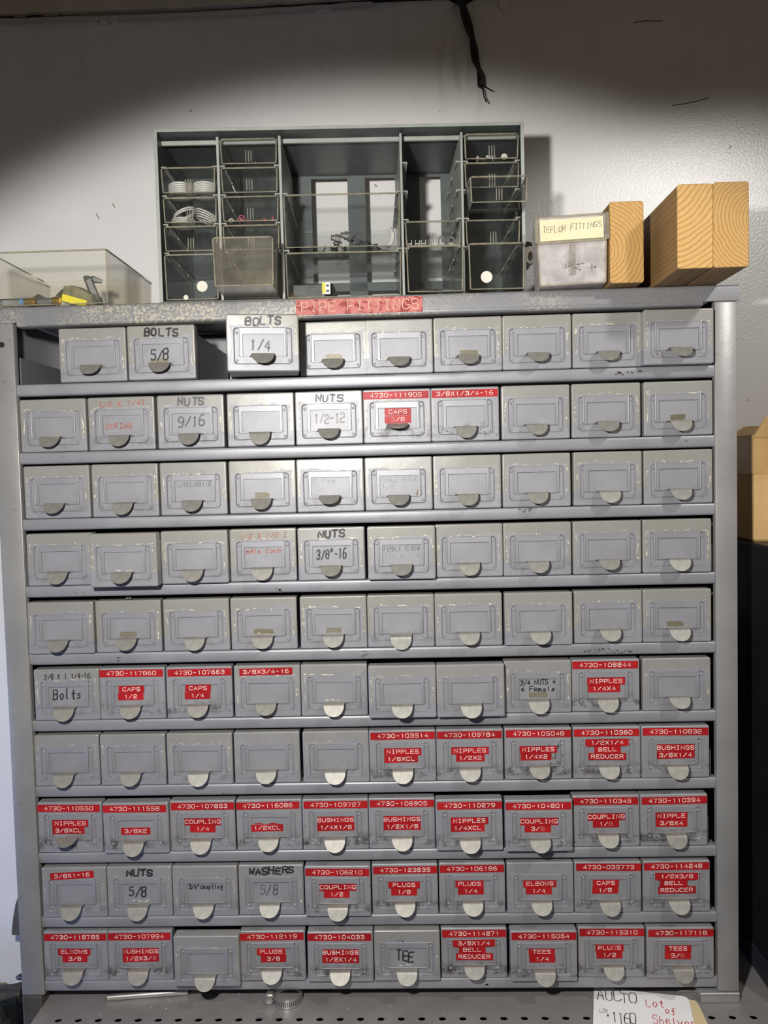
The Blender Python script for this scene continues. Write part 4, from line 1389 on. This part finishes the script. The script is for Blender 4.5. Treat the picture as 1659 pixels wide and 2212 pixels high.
for k, (x, dx, lab) in enumerate(((-.017, 1, 'shiny screw lying flat in the top corner drawer, far from the rack edge'), (.0050, -.6, 'shiny screw tipped against the ribs in the top corner drawer'))):
    bm = bmesh.new()
    lathe(bm, [(.0034, 0), (.0038, .0010), (.0030, .0022), (.0016, .0026), (.0016, .0110), (.0005, .0118)], inside(t, x, .012, .0046), (dx, .3, .02 + .3 * k), 14)
    tag(obj('screw', bm, M['silver'], None, True), lab, 'screw', 'screws in the corner drawer')
bm = bmesh.new()
lathe(bm, [(.0040, 0), (.0040, .0010)], inside(t, .0170, .010, .0055), (.1, -1, .15), 20)
tag(obj('disc', bm, M['white']), 'small pale disc standing beside the screws in the top corner drawer', 'disc')
t = TR[(2, 4)]                                        # tangle of parts
rg = random.Random(21)
bm = bmesh.new()
for k in range(34):
    a = Vector((rg.gauss(.012, .020), rg.uniform(.010, .060), .004 + abs(rg.gauss(0, .007))))
    a.x = max(-.055, min(.055, a.x))
    pts = [a]
    for j in range(4):
        a = a + Vector((rg.uniform(-.008, .008), rg.uniform(-.005, .005), rg.uniform(-.005, .005)))
        a.z = max(.003, min(.030, a.z))
        a.x = max(-.058, min(.060, a.x))
        a.y = max(.006, a.y)
        pts.append(a.copy())
    tube(bm, [inside(t, *p) for p in pts], rg.uniform(.0005, .0014), 6)
to = obj('wire_scraps', bm, M['grey_part'], None, True)
tag(to, 'tangled heap of grey wire scraps in the wide clear drawer', 'wire', None, 'stuff')
bm = bmesh.new()
tube(bm, [inside(t, .052 + .010 * math.cos(a_), .020, .017 + .013 * math.sin(a_)) for a_ in (0.9, .5, .1, -.4, -.9, -1.4)], [.0026, .0033, .0036, .0036, .0033, .0022], 10)
tag(obj('hook', bm, M['silver'], None, True), 'bright curved metal hook beside the tangle in the wide clear drawer', 'hook')
for k, (x, z) in enumerate(((-.004, .016), (.008, .019))):
    bm = bmesh.new()
    lathe(bm, [(.0050, 0), (.0055, .001), (.0055, .006), (.0036, .0065), (.0036, .011)], inside(t, x, .022, z), (-1, -.3, .1), 8)
    tag(obj('nut', bm, M['zinc']), ('dull metal nut at the end of the tangled heap' if k == 0 else 'dull metal nut on top of the tangled heap') + ' in the wide clear drawer', 'nut')
t = TR[(2, 6)]
bm = bmesh.new()
c = inside(t, -.0225, .012, .0140)
box(bm, c.x - .0052, c.x + .0052, c.y - .001, c.y + .003, c.z - .0075, c.z + .0075, .0008, 2)
tg = obj('tag_plate', bm, M['paper'])
tag(tg, 'small white plate with a yellow stripe in the wide bottom drawer', 'plate')
bm = bmesh.new()
box(bm, c.x - .0052, c.x - .0010, c.y - .0016, c.y - .0009, c.z - .0066, c.z + .0066)
obj('stripe', bm, M['yellow'], tg)
bm = bmesh.new()
for dz in (-.0036, .0030):
    box(bm, c.x + .0002, c.x + .0034, c.y - .0015, c.y - .0009, c.z + dz - .0013, c.z + dz + .0013)
obj('print', bm, M['ink'], tg)
bm = bmesh.new()
tube(bm, ring_pts((0, 0, 0), .0018, 16), .0007, 6, closed=True)
o = obj('washer', bm, M['brass'], None, True)
o.location = inside(t, -.0665 + .002, .006, .0042)
o.rotation_euler = (1.4, 0, 0)
tag(o, 'tiny brass ring in the corner of the wide bottom drawer', 'ring')
bm = bmesh.new()
c = inside(t, -.035, .06, .0016)
box(bm, c.x - .030, c.x + .022, c.y - .03, c.y + .03, c.z, c.z + .022, .001, 1)
tag(obj('dark_box', bm, M['iron']), 'dark flat box lying at the back of the wide bottom drawer', 'box')
t = TR[(3, 4)]
for k, x in enumerate((-.0290, -.0190, -.0115, .0110, .0230)):
    bm = bmesh.new()
    c = inside(t, x, .010, .0016)
    if k < 3:
        for s in (-.0026, .0026):
            box(bm, c.x + s - .0007, c.x + s + .0007, c.y - .001, c.y + .001, c.z, c.z + .0085, .0003, 1)
        box(bm, c.x - .0026, c.x + .0026, c.y - .0008, c.y + .0008, c.z + .003, c.z + .0046)
    else:
        pts = [(c.x + .0034 * math.cos(a_), c.y, c.z + .0085 + .0030 * math.sin(a_)) for a_ in [PI + .0 - i * PI / 8 for i in range(9)]]
        tube(bm, [(c.x - .0034, c.y, c.z + .0008)] + pts + [(c.x + .0034, c.y, c.z + .0008)], .0010, 6)
        box(bm, c.x - .0034, c.x + .0034, c.y - .0008, c.y + .0008, c.z + .002, c.z + .0045)
    tag(obj('spring_clip', bm, M['zinc']), 'small metal clip standing in a row in the clear drawer' if k < 3 else 'small looped metal clip at the end of the row in the clear drawer', 'clip', 'clips standing in the clear drawer')
t = TR[(3, 6)]
for k in range(7):
    rg = random.Random(60 + k)
    bm = bmesh.new()
    a = Vector((rg.uniform(-.02, .024), rg.uniform(.010, .05), .0026))
    pts = [inside(t, a.x + (j - 3) * .0055 * math.cos(k), a.y + (j - 3) * .002, .0024 + .008 * max(0, math.sin(j * .5 + k)) * rg.uniform(.4, 1)) for j in range(7)]
    lim = [inside(t, -.031, .01, 0).x, inside(t, .031, .01, 0).x]
    pts = [Vector((max(lim[0], min(lim[1], p.x)), p.y, p.z)) for p in pts]
    tube(bm, pts, .00055, 6)
    tag(obj('wire', bm, M['iron'], None, True), 'thin dark wire lying loose in the deep clear drawer', 'wire', 'loose wires in the deep clear drawer')

# ------------------------------------------------------------------ loose clear bin at the end of the cabinet
t = thing('clear_drawer', 'wide yellowed clear bin of oddments standing at the end of the cabinet top', 'drawer')
tb = tray('tmp', 'x', .144, .0650, .146, M['clear_warm'], None, ribs=False)
for ch in list(tb.children):
    ch.parent = t
bpy.data.objects.remove(tb)
q = P(230, 653, -.006)
BX = Vector((q.x - .0700, -.006, ZT + .0003))
t.location = BX
zb = BX.z + .0016
ox = q.x
bm = bmesh.new()
lathe(bm, [(.0046, 0), (.0050, .001), (.0050, .030), (.0046, .031)], (ox - 0.1385, BX.y + .014, zb + .0056), (1, .02, 0), 18)
g1 = obj('glass_tube', bm, M['glass'], None, True)
tag(g1, 'cloudy tube with a blue printed band lying at the front of the clear bin', 'tube', 'tubes in the clear bin')
bm = bmesh.new()
lathe(bm, [(.0051, 0), (.0051, .0040)], (ox - 0.1132, BX.y + .01445, zb + .0056), (1, .02, 0), 18)
obj('printed_band', bm, M['blue'], g1, True)
bm = bmesh.new()
lathe(bm, [(.0040, 0), (.0052, .001), (.0054, .011), (.0040, .013)], (ox - 0.1074, BX.y + .0146, zb + .0056), (1, .02, 0), 18)
obj('brass_cap', bm, M['brass'], g1, True)
bm = bmesh.new()
lathe(bm, [(.0042, 0), (.0046, .001), (.0046, .017), (.0042, .018)], (ox - 0.0910, BX.y + .014, zb + .0056), (1, -.02, 0), 18)
g2 = obj('glass_tube', bm, M['glass'], None, True)
tag(g2, 'shorter cloudy tube with a brass end next to the yellow striped casing', 'tube', 'tubes in the clear bin')
bm = bmesh.new()
lathe(bm, [(.0040, 0), (.0052, .001), (.0054, .008), (.0040, .010)], (ox - 0.0730, BX.y + .0138, zb + .0056), (1, -.02, 0), 18)
obj('brass_cap', bm, M['brass'], g2, True)
# casing with the yellow stripe
cs = thing('casing', 'olive plastic casing with a bright yellow stripe in the clear bin', 'casing', (ox - .0480, BX.y + .034, zb + .0165), (math.radians(6), math.radians(17), math.radians(-6)))
bm = bmesh.new()
slab(bm, [(-.0150, -.012), (.030, -.0120), (.0315, -.006), (.024, .0052), (-.004, .0105), (-.0150, .007)], -.012, .012)
obj('shell', bm, M['olive'], cs)
bm = bmesh.new()
box(bm, -.0145, .0190, -.0128, -.0120, -.0112, -.0030)
obj('stripe', bm, M['yellow'], cs)
bm = bmesh.new()
slab(bm, [(ox - 0.0860, zb + .020), (ox - 0.0760, zb + .029), (ox - 0.0620, zb + .031), (ox - 0.0560, zb + .025), (ox - 0.0580, zb + .013), (ox - 0.0740, zb + .012)], BX.y + .050, BX.y + .070)
tag(obj('plastic_block', bm, M['smoke']), 'smoky see-through plastic block behind the yellow striped casing', 'block')
bm = bmesh.new()
slab(bm, [(ox - 0.1115, zb + .0002), (ox - 0.0810, zb + .0002), (ox - 0.0850, zb + .012), (ox - 0.0980, zb + .0195), (ox - 0.1090, zb + .013)], BX.y + .030, BX.y + .046)
tag(obj('plastic_wedge', bm, M['smoke']), 'smoky plastic wedge lying behind the cloudy tubes', 'wedge')
# elbow leaning in the corner
bm = bmesh.new()
p0, p1, p2 = Vector((ox - 0.0195, BX.y + .022, zb + .004)), Vector((ox - 0.0340, BX.y + .030, zb + .0370)), Vector((ox - 0.0175, BX.y + .036, zb + .0335))
tube(bm, [p0, p0.lerp(p1, .5), p1, p1.lerp(p2, .4), p2], [.0058, .0056, .0054, .0046, .0022], 10)
tag(obj('plastic_elbow', bm, M['glass'], None, True), 'cloudy bent plastic fitting leaning in the corner of the clear bin', 'fitting')

# ------------------------------------------------------------------ box with the handwritten label
TB = P(1238, 612, -.022)
TB.z = ZT + .0004
TB.y = -.022
tw, th = .0805, .0810
bt = thing('parts_box', 'scuffed clear plastic box with a cream label reading TEFLON FITTINGS', 'box', TB, (0, math.radians(-1.0), math.radians(-4.0)))
bm = bmesh.new()
e = .0014
tp = .002
q0 = [(-tw / 2 + tp, .0015, 0.001), (tw / 2 - tp, .0015, 0.001), (tw / 2 - tp, .068, 0.001), (-tw / 2 + tp, .068, 0.001)]
q1 = [(-tw / 2, 0, th), (tw / 2, 0, th), (tw / 2, .070, th), (-tw / 2, .070, th)]
q2 = [(-tw / 2 + e, e, th), (tw / 2 - e, e, th), (tw / 2 - e, .0686, th), (-tw / 2 + e, .0686, th)]
q3 = [(-tw / 2 + tp + e, .003, .0024), (tw / 2 - tp - e, .003, .0024), (tw / 2 - tp - e, .0666, .0024), (-tw / 2 + tp + e, .0666, .0024)]
loops(bm, [q0, q1, q2, q3], True, True)
obj('shell', bm, M['clear_hazy'], bt)
bm = bmesh.new()
for s in (-1, 1):
    box(bm, s * (tw / 2 + .0010) - .0022, s * (tw / 2 + .0010) + .0022, -.0045, .004, th - .0305, th + .0005, .0006, 1)
box(bm, -tw / 2, tw / 2, -.0048, .0005, th - .0318, th - .0285, .0008, 2)
tube(bm, [(-tw / 2, .0, th), (tw / 2, 0, th)], .0013, 6)
for s in (-1, 1):
    tube(bm, [(s * (tw / 2 - .0002), .0006, th - .030), (s * (tw / 2 - tp), .0014, .002)], .0010, 6)
tube(bm, [(-tw / 2 + tp, .0016, .0022), (tw / 2 - tp, .0016, .0022)], .0009, 6)
obj('label_holder', bm, M['rim'], bt)
bm = bmesh.new()
for x in (-.0026, 0, .0026):
    box(bm, x - .0006, x + .0006, -.0010, .0016, .012, th - .033)
obj('grip_ribs', bm, M['rib'], bt)
bm = bmesh.new()
box(bm, -tw / 2 + .0035, tw / 2 - .0035, -.0032, -.0026, th - .0285, th - .0040)
cd = obj('card', bm, M['cream'], bt)
bm = bmesh.new()
hand(bm, 'TEFLON FITTINGS', -tw / 2 + .0065, th - .0190, .0031, .0066, .0046, .00055, -.0032, .00015, 5, .16, .05)
obj('handwriting', bm, M['pen_black'], cd)
bm = bmesh.new()
rg = random.Random(8)
for k in range(26):
    x, z = rg.uniform(-.008, .028), rg.gauss(.022, .003)
    w_ = rg.uniform(.0004, .0013)
    slab(bm, [(x + w_ * math.cos(2 * PI * j / 6), z + w_ * math.sin(2 * PI * j / 6) * rg.uniform(.4, 1)) for j in range(6)], .0004, .0014)
obj('dirt_specks', bm, M['smudge'], bt)['kind'] = 'stuff'
bm = bmesh.new()
lathe(bm, [(.0078, 0), (.0080, .003), (.0080, .010), (.0050, .012), (.0030, .018)], (TB.x - .0155, TB.y + .022, ZT + .0118), (0, -1, .1), 14)
tag(obj('fitting', bm, M['grey_part'], None, True), 'round dark fitting inside the TEFLON FITTINGS box', 'fitting')
bm = bmesh.new()
lathe(bm, [(.0058, 0), (.0062, .002), (.0062, .008), (.0045, .009), (.0045, .016), (.0060, .017), (.0060, .023)], (TB.x + .0005, TB.y + .018, ZT + .0092), (1, .1, 0), 8)
tag(obj('fitting', bm, M['grey_part'], None, True), 'long dark fitting lying inside the TEFLON FITTINGS box', 'fitting')

# ------------------------------------------------------------------ offcuts of lumber
def board(label, px0, px1, pyb, y0, w_, h_, y1, m_, yaw, gz=0.0, rad=.003):
    a = P((px0 + px1) / 2, pyb, y0)
    o_ = bmesh.new()
    L_ = []
    for ins, y in ((.0008, 0.0), (0, .0008), (0, y1 - y0 - .0008), (.0008, y1 - y0)):
        L_.append([(x, y, z) for x, z in rrect(-w_ / 2 + ins, w_ / 2 - ins, ins, h_ - ins, rad)])
    loops(o_, L_, True, True)
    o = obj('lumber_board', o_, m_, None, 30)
    o.location = (a.x, y0, ZT + .0003 + gz)
    o.rotation_euler = (0, 0, yaw)
    return tag(o, label, 'lumber', 'lumber offcuts on the cabinet top')


PINE = (0.55, 0.33, 0.105)
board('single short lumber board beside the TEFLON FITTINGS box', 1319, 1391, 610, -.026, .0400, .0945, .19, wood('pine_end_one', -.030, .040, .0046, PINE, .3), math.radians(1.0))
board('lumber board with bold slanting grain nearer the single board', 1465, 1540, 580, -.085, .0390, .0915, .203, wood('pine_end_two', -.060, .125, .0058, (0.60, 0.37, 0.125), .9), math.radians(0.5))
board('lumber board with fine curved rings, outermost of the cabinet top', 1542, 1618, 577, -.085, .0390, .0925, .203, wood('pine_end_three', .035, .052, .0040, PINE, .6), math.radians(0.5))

# ------------------------------------------------------------------ cord loop at the hole in the wall, and the cable
hc = P(1147, 541, WALL)
bm = bmesh.new()
pts = []
for k in range(34):
    a = k / 33 * 4 * PI
    pts.append((hc.x - .004 + .0085 * math.cos(a) * (1 - k / 80), WALL - .008 - .006 * k / 33, hc.z - .010 + .012 * math.sin(a) * (1 - k / 90) - .004 * k / 33))
tube(bm, pts, .0030, 8)
cl = obj('cord_loop', bm, M['cream_rope'], None, True)
tag(cl, 'knotted loop of cream cord sticking out of a hole in the wall', 'cord')
bm = bmesh.new()
lathe(bm, [(.0095, 0), (.0090, .0015), (.0070, .0018)], (hc.x - .005, WALL + .0005, hc.z + .004), (0, -1, 0), 18)
obj('hole_rim', bm, M['dark'], cl)

cb = thing('cable', 'black twisted cable end hanging from the ceiling joint against the wall', 'cable', (P(995, 0, WALL - .012).x, WALL - .012, ZC + .02))
path = [(993, -22), (996, 4), (1004, 30), (1013, 60), (1019, 80), (1024, 105), (1027, 130), (1034, 150), (1039, 168), (1040, 188)]
cen = [P(a, b, WALL - .012) for a, b in path]
dense = []
for i in range(len(cen) - 1):
    for j in range(5):
        dense.append(cen[i].lerp(cen[i + 1], j / 5))
dense.append(cen[-1])
for s in (0, PI):
    bm = bmesh.new()
    pts = [p + Vector((math.cos(i * .22 + s), math.sin(i * .22 + s), 0)) * (.0024 if i < 36 else .0032) for i, p in enumerate(dense)]
    tube(bm, pts, [.0048 - .0022 * (i / len(pts)) for i in range(len(pts))], 8)
    bm.transform(Matrix.Translation(-cb.location))
    obj('strand', bm, M['rubber'], cb, True)
for pp in ([(1040, 184), (1044, 198), (1046, 210), (1051, 221)], [(1042, 182), (1050, 189), (1063, 196)], [(1037, 160), (1034, 172), (1037, 186), (1043, 194)]):
    bm = bmesh.new()
    tube(bm, [P(a, b, WALL - .013 - .004 * i) for i, (a, b) in enumerate(pp)], .0010, 6)
    bm.transform(Matrix.Translation(-cb.location))
    obj('bare_wire', bm, M['rubber'], cb, True)
bm = bmesh.new()
g = P(998, 4, WALL)
slab(bm, [(g.x - .020, g.z + .02), (g.x - .018, g.z + .002), (g.x - .006, g.z - .004), (g.x + .001, g.z - .010), (g.x + .008, g.z - .003), (g.x + .02, g.z + .003), (g.x + .03, g.z + .02)], WALL - .003, WALL - .0006)
struct(obj('trim_5', bm, M['dark']))

# ------------------------------------------------------------------ things on the bench
rod = thing('rod', 'plated steel rod with one threaded end lying on the bench under the bottom shelf', 'rod', (0, 0, ZB))
a, b = PZ(232, 2157, ZB + .003), PZ(450, 2140, ZB + .003)
a.z = b.z = ZB + .0043
m_ = a.lerp(b, .80)
bm = bmesh.new()
dv = (b - a).normalized()
lathe(bm, [(.0026, 0), (.0041, .0006), (.0041, (m_ - a).length)], a, dv, 16)
kid('shaft', bm, M['zinc'], rod, True)
bm = bmesh.new()
n = 30
ln = (b - m_).length
lathe(bm, [(.0030 if i % 2 else .0025, ln * i / n) for i in range(n + 1)], m_, dv, 14)
kid('thread', bm, M['iron'], rod)

hcl = thing('hose_clamp', 'round slotted steel hose clamp lying on the bench', 'clamp', PZ(622, 2160, ZB + .0003))
bm = bmesh.new()
R0 = .0192
prof = []
for zz, rr in ((0.0004, R0), (.0122, R0), (.0122, R0 - .0007), (.0004, R0 - .0007)):
    prof.append([(rr * math.cos(2 * PI * i / 48), rr * math.sin(2 * PI * i / 48), zz) for i in range(48)])
loops(bm, prof + [prof[0]], False, False)
bmesh.ops.remove_doubles(bm, verts=bm.verts[:], dist=1e-6)
obj('band', bm, M['slotted'], hcl, 40)
bm = bmesh.new()
box(bm, -.0275, -.0175, -.0080, .0060, .0006, .0125, .0022, 3)
obj('housing', bm, M['zinc'], hcl, 40)
bm = bmesh.new()
lathe(bm, [(.0042, 0), (.0046, .001), (.0046, .0042), (.0026, .0044), (.0026, .0036)], (-.0225, -.0078, .0066), (0.12, -1, 0), 6)
lathe(bm, [(.0034, .0046), (.0030, .0056), (.0005, .006)], (-.0225, -.0078, .0066), (0.12, -1, 0), 16)
obj('screw', bm, M['zinc'], hcl)

# lot tag propped on the bench
TL, TRt = PZ(1283, 2131, ZB + .0022), PZ(1486, 2152, ZB + .0022)
ux = (TRt - TL).normalized()
ny = Vector((0, 0, -1))
vz = ux.cross(ny).normalized()
pm = Matrix(((ux.x, ny.x, vz.x, TL.x), (ux.y, ny.y, vz.y, TL.y), (ux.z, ny.z, vz.z, TL.z), (0, 0, 0, 1)))
W_ = (TRt - TL).length
low = .088
paper = bpy.data.objects.new('paper_tag', None)
COL.objects.link(paper)
paper.empty_display_size = .02
paper.matrix_world = pm
tag(paper, 'white paper lot tag with black and red handwriting lying on the bench', 'paper tag')
bm = bmesh.new()
poly = [(0, 0), (W_ * .55, -.0008), (W_ - .006, -.0010), (W_ - .002, -.003), (W_, -.008), (W_ - .002, -low), (-.006, -low)]
slab(bm, poly, -.0002, .0002)
obj('sheet', bm, M['paper'], paper)
yf = -.0002


def px_to_paper(px, py):
    o_ = CAM
    dv_ = RW.transposed() @ Vector(((px - 829.5) / FPX, (py - 1106.0) / FPX, 1.0))
    t__ = (TL - o_).dot(ny) / dv_.dot(ny)
    w__ = o_ + dv_ * t__ - TL
    return w__.dot(ux), w__.dot(vz)


def note(name, s, px, py, gwpx, ghpx, advpx, mat, stroke, seed, slant=.08):
    x, z = px_to_paper(px, py)
    x1, z1 = px_to_paper(px + 100, py)
    x2, z2 = px_to_paper(px, py - 100)
    sx, sz = (x1 - x) / 100, (z2 - z) / 100
    bm = bmesh.new()
    hand(bm, s, x, z, gwpx * sx, ghpx * sz, advpx * sx, stroke, yf, .0002, seed, slant, 0.0, .05)
    obj(name, bm, mat, paper)


note('handwriting', 'AUCTO', 1291, 2159, 14, 20, 17, M['pen_black'], .0011, 3)
note('handwriting', 'LOT', 1296, 2187, 5, 7, 6, M['pen_black'], .0006, 4)
note('handwriting', '#', 1311, 2196, 5, 5, 6, M['pen_black'], .0006, 4)
note('handwriting', '1160', 1322, 2208, 11, 20, 13.5, M['pen_black'], .0011, 6)
note('handwriting', 'Lot', 1397, 2174, 9, 15, 14, M['pen_red'], .0011, 7)
note('handwriting', 'of', 1438, 2190, 10, 12, 12, M['pen_red'], .0011, 8)
note('handwriting', 'Shelves', 1412, 2210, 10, 15, 13, M['pen_red'], .0011, 9)
bm = bmesh.new()
bp = [px_to_paper(*q_) for q_ in ((1478, 2155), (1502, 2160), (1509, 2168), (1536, 2225), (1560, 2290), (1440, 2290))]
slab(bm, bp, .0010, .0014)
bf = obj('buff_card', bm, M['buff'])
bf.matrix_world = pm
tag(bf, 'buff coloured card peeping out behind the white lot tag', 'card')

# swarf on the bench
bm = bmesh.new()
rg = random.Random(77)
for k in range(46):
    if k < 34:
        px, py = rg.uniform(205, 520), rg.uniform(2140, 2195)
    else:
        px, py = rg.uniform(560, 1250), rg.uniform(2150, 2200)
    c = PZ(px, py, ZB)
    w_ = rg.uniform(.0004, .0012)
    a_ = rg.uniform(0, PI)
    vs_ = [(c.x + w_ * math.cos(a_ + 2 * PI * j / 5) * rg.uniform(.4, 1.6), c.y + w_ * math.sin(a_ + 2 * PI * j / 5)) for j in range(5)]
    loops(bm, [[(x, y, ZB + .0002) for x, y in vs_], [(x, y, ZB + .0008) for x, y in vs_]], True, True)
tag(obj('swarf', bm, M['chip']), 'scattered specks of bright swarf on the dark bench', 'swarf', None, 'stuff')

# ------------------------------------------------------------------ black cabinet and carton beside the drawer cabinet
BKT = CAM.z - 0.104
bk = thing('black_cabinet', 'black enamelled cabinet standing on the bench beside the grey drawer cabinet', 'cabinet', (.62, .1, ZB + .0003))
bm = bmesh.new()
box(bm, .5060, .760, -.035, .205, ZB + .030, BKT, .002, 2)
kid('body', bm, M['black'], bk)
bm = bmesh.new()
box(bm, .5035, .762, -.037, .206, ZB + .0004, ZB + .031, .001, 1)
kid('plinth', bm, M['navy'], bk)
bm = bmesh.new()
box(bm, .5046, .762, -.036, .206, BKT - .014, BKT - .002, .001, 1)
kid('top_edge', bm, M['black'], bk)

cz = BKT + .0004
e0 = P(1625, 1165, .085)
ct = thing('carton', 'worn brown cardboard carton on top of the black cabinet', 'carton', (e0.x, .085, cz), (0, 0, math.radians(-3)))
HC = .142
bm = bmesh.new()
L_ = []
for ins, z in ((.002, .0), (0, .003), (-.0008, HC * .5), (.0, HC)):
    L_.append([(x, y, z) for x, y in rrect(ins, .20 - ins, ins, .118 - ins, .004)])
for ins, z in ((.004, HC), (.004, .004)):
    L_.append([(x, y, z) for x, y in rrect(ins, .20 - ins, ins, .118 - ins, .003)])
loops(bm, L_, True, True)
obj('shell', bm, M['card'], ct, 30)
for nm, prof_ in (('flap', [(.002, -.0006, HC - .002), (.198, -.0006, HC - .002), (.192, -.020, HC + .030), (.010, -.016, HC + .022)]),
                  ('flap', [(-.0006, .002, HC - .002), (-.0006, .116, HC - .002), (.030, .108, HC + .016), (.026, .010, HC + .012)])):
    bm = bmesh.new()
    vv = [Vector(v_) for v_ in prof_]
    nn = (vv[1] - vv[0]).cross(vv[3] - vv[0]).normalized() * .003
    loops(bm, [vv, [v_ + nn for v_ in vv]], True, True)
    obj(nm, bm, M['card'], ct)
bm = bmesh.new()
box(bm, -.0012, .0008, -.0012, .116, HC - .052, HC - .001)
box(bm, -.0012, .195, -.0014, .0006, HC - .052, HC - .001)
obj('packing_tape', bm, M['parcel_tape'], ct)

# ------------------------------------------------------------------ clutter behind the post at the other end
yj = .16
bm = bmesh.new()
pl = [P(a_, b_, yj) for a_, b_ in ((39, 1936), (33, 1955), (28, 1985), (25, 2016), (27, 2020), (60, 2022), (60, 1936))]
slab(bm, [(p.x, p.z) for p in pl], yj, yj + .004)
b1 = P(46, 2020, yj)
b2 = P(46, 2098, yj)
b3 = P(60, 2098, yj)
slab(bm, [(b1.x, b1.z + .004), (b2.x, b2.z + .008), (b2.x + .004, b2.z), (b3.x + .01, b3.z), (b3.x + .01, b1.z + .004)], yj, yj + .004)
cp = PZ(60, 2140, ZB - .03)
box(bm, b1.x + .004, b1.x + .02, yj, yj + .004, ZB - .060, b1.z)
tag(obj('steel_plate', bm, M['brown_iron']), 'curved brownish steel plate standing behind the foot of the cabinet post', 'plate')

vs0 = P(0, 2150, .06)
vise = thing('bench_vise', 'dark iron vise beside the foot of the cabinet post', 'vise', (vs0.x, .06, ZB - .080))
p1, p2 = P(-40, 2148, .06), P(48, 2132, .06)
bm = bmesh.new()
tube(bm, [(p1.x, .06, p1.z - .006), ((p1.x + p2.x) / 2, .06, (p1.z + p2.z) / 2 - .006), (p2.x, .06, p2.z - .010)], [.014, .013, .010], 14)
kid('jaw', bm, M['iron'], vise, True)
bm = bmesh.new()
a_ = [P(q_, w_, .05) for q_, w_ in ((-30, 2168), (38, 2152), (42, 2230), (10, 2260), (-30, 2260))]
slab(bm, [(p.x, p.z) for p in a_], .045, .085)
kid('body', bm, M['black'], vise)
bm = bmesh.new()
a_ = [P(q_, w_, .04) for q_, w_ in ((-6, 2180), (2, 2180), (16, 2230), (6, 2240))]
slab(bm, [(p.x, p.z) for p in a_], .036, .046)
kid('rib', bm, M['iron'], vise)
h1, h2 = P(36, 2112, .06), P(56, 2112, .06)
bm = bmesh.new()
tube(bm, [(h1.x, .06, h1.z), (h1.x + .004, .06, h1.z + .0012), (h2.x + .002, .06, h2.z)], [.0022, .0042, .0040], 10)
tube(bm, [(h2.x - .002, .06, h2.z), (h2.x - .003, .06, p2.z - .008)], .0030, 8)
kid('handle', bm, M['iron'], vise, True)
bm = bmesh.new()
box(bm, vs0.x - .05, vs0.x + .022, .03, .10, ZB - .080, ZB - .050, .003, 1)
kid('base', bm, M['iron'], vise)
st = thing('side_stand', 'dark stand under the vise beside the bench', 'stand', (-.62, .14, .001))
bm = bmesh.new()
box(bm, -.80, -.468, .01, .165, ZB - .095, ZB - .0802)
kid('top', bm, M['brown_iron'], st)
for lx in (-.79, -.50):
    for ly in (.02, .13):
        bm = bmesh.new()
        box(bm, lx, lx + .025, ly, ly + .025, .001, ZB - .095)
        kid('leg', bm, M['brown_iron'], st)
br = P(3, 2122, .12)
bm = bmesh.new()
box(bm, br.x - .035, br.x + .006, .112, .128, ZB - .0800, br.z - .004, .003, 2)
tag(obj('wooden_block', bm, M['olive']), 'brown block behind the dark iron vise', 'block')
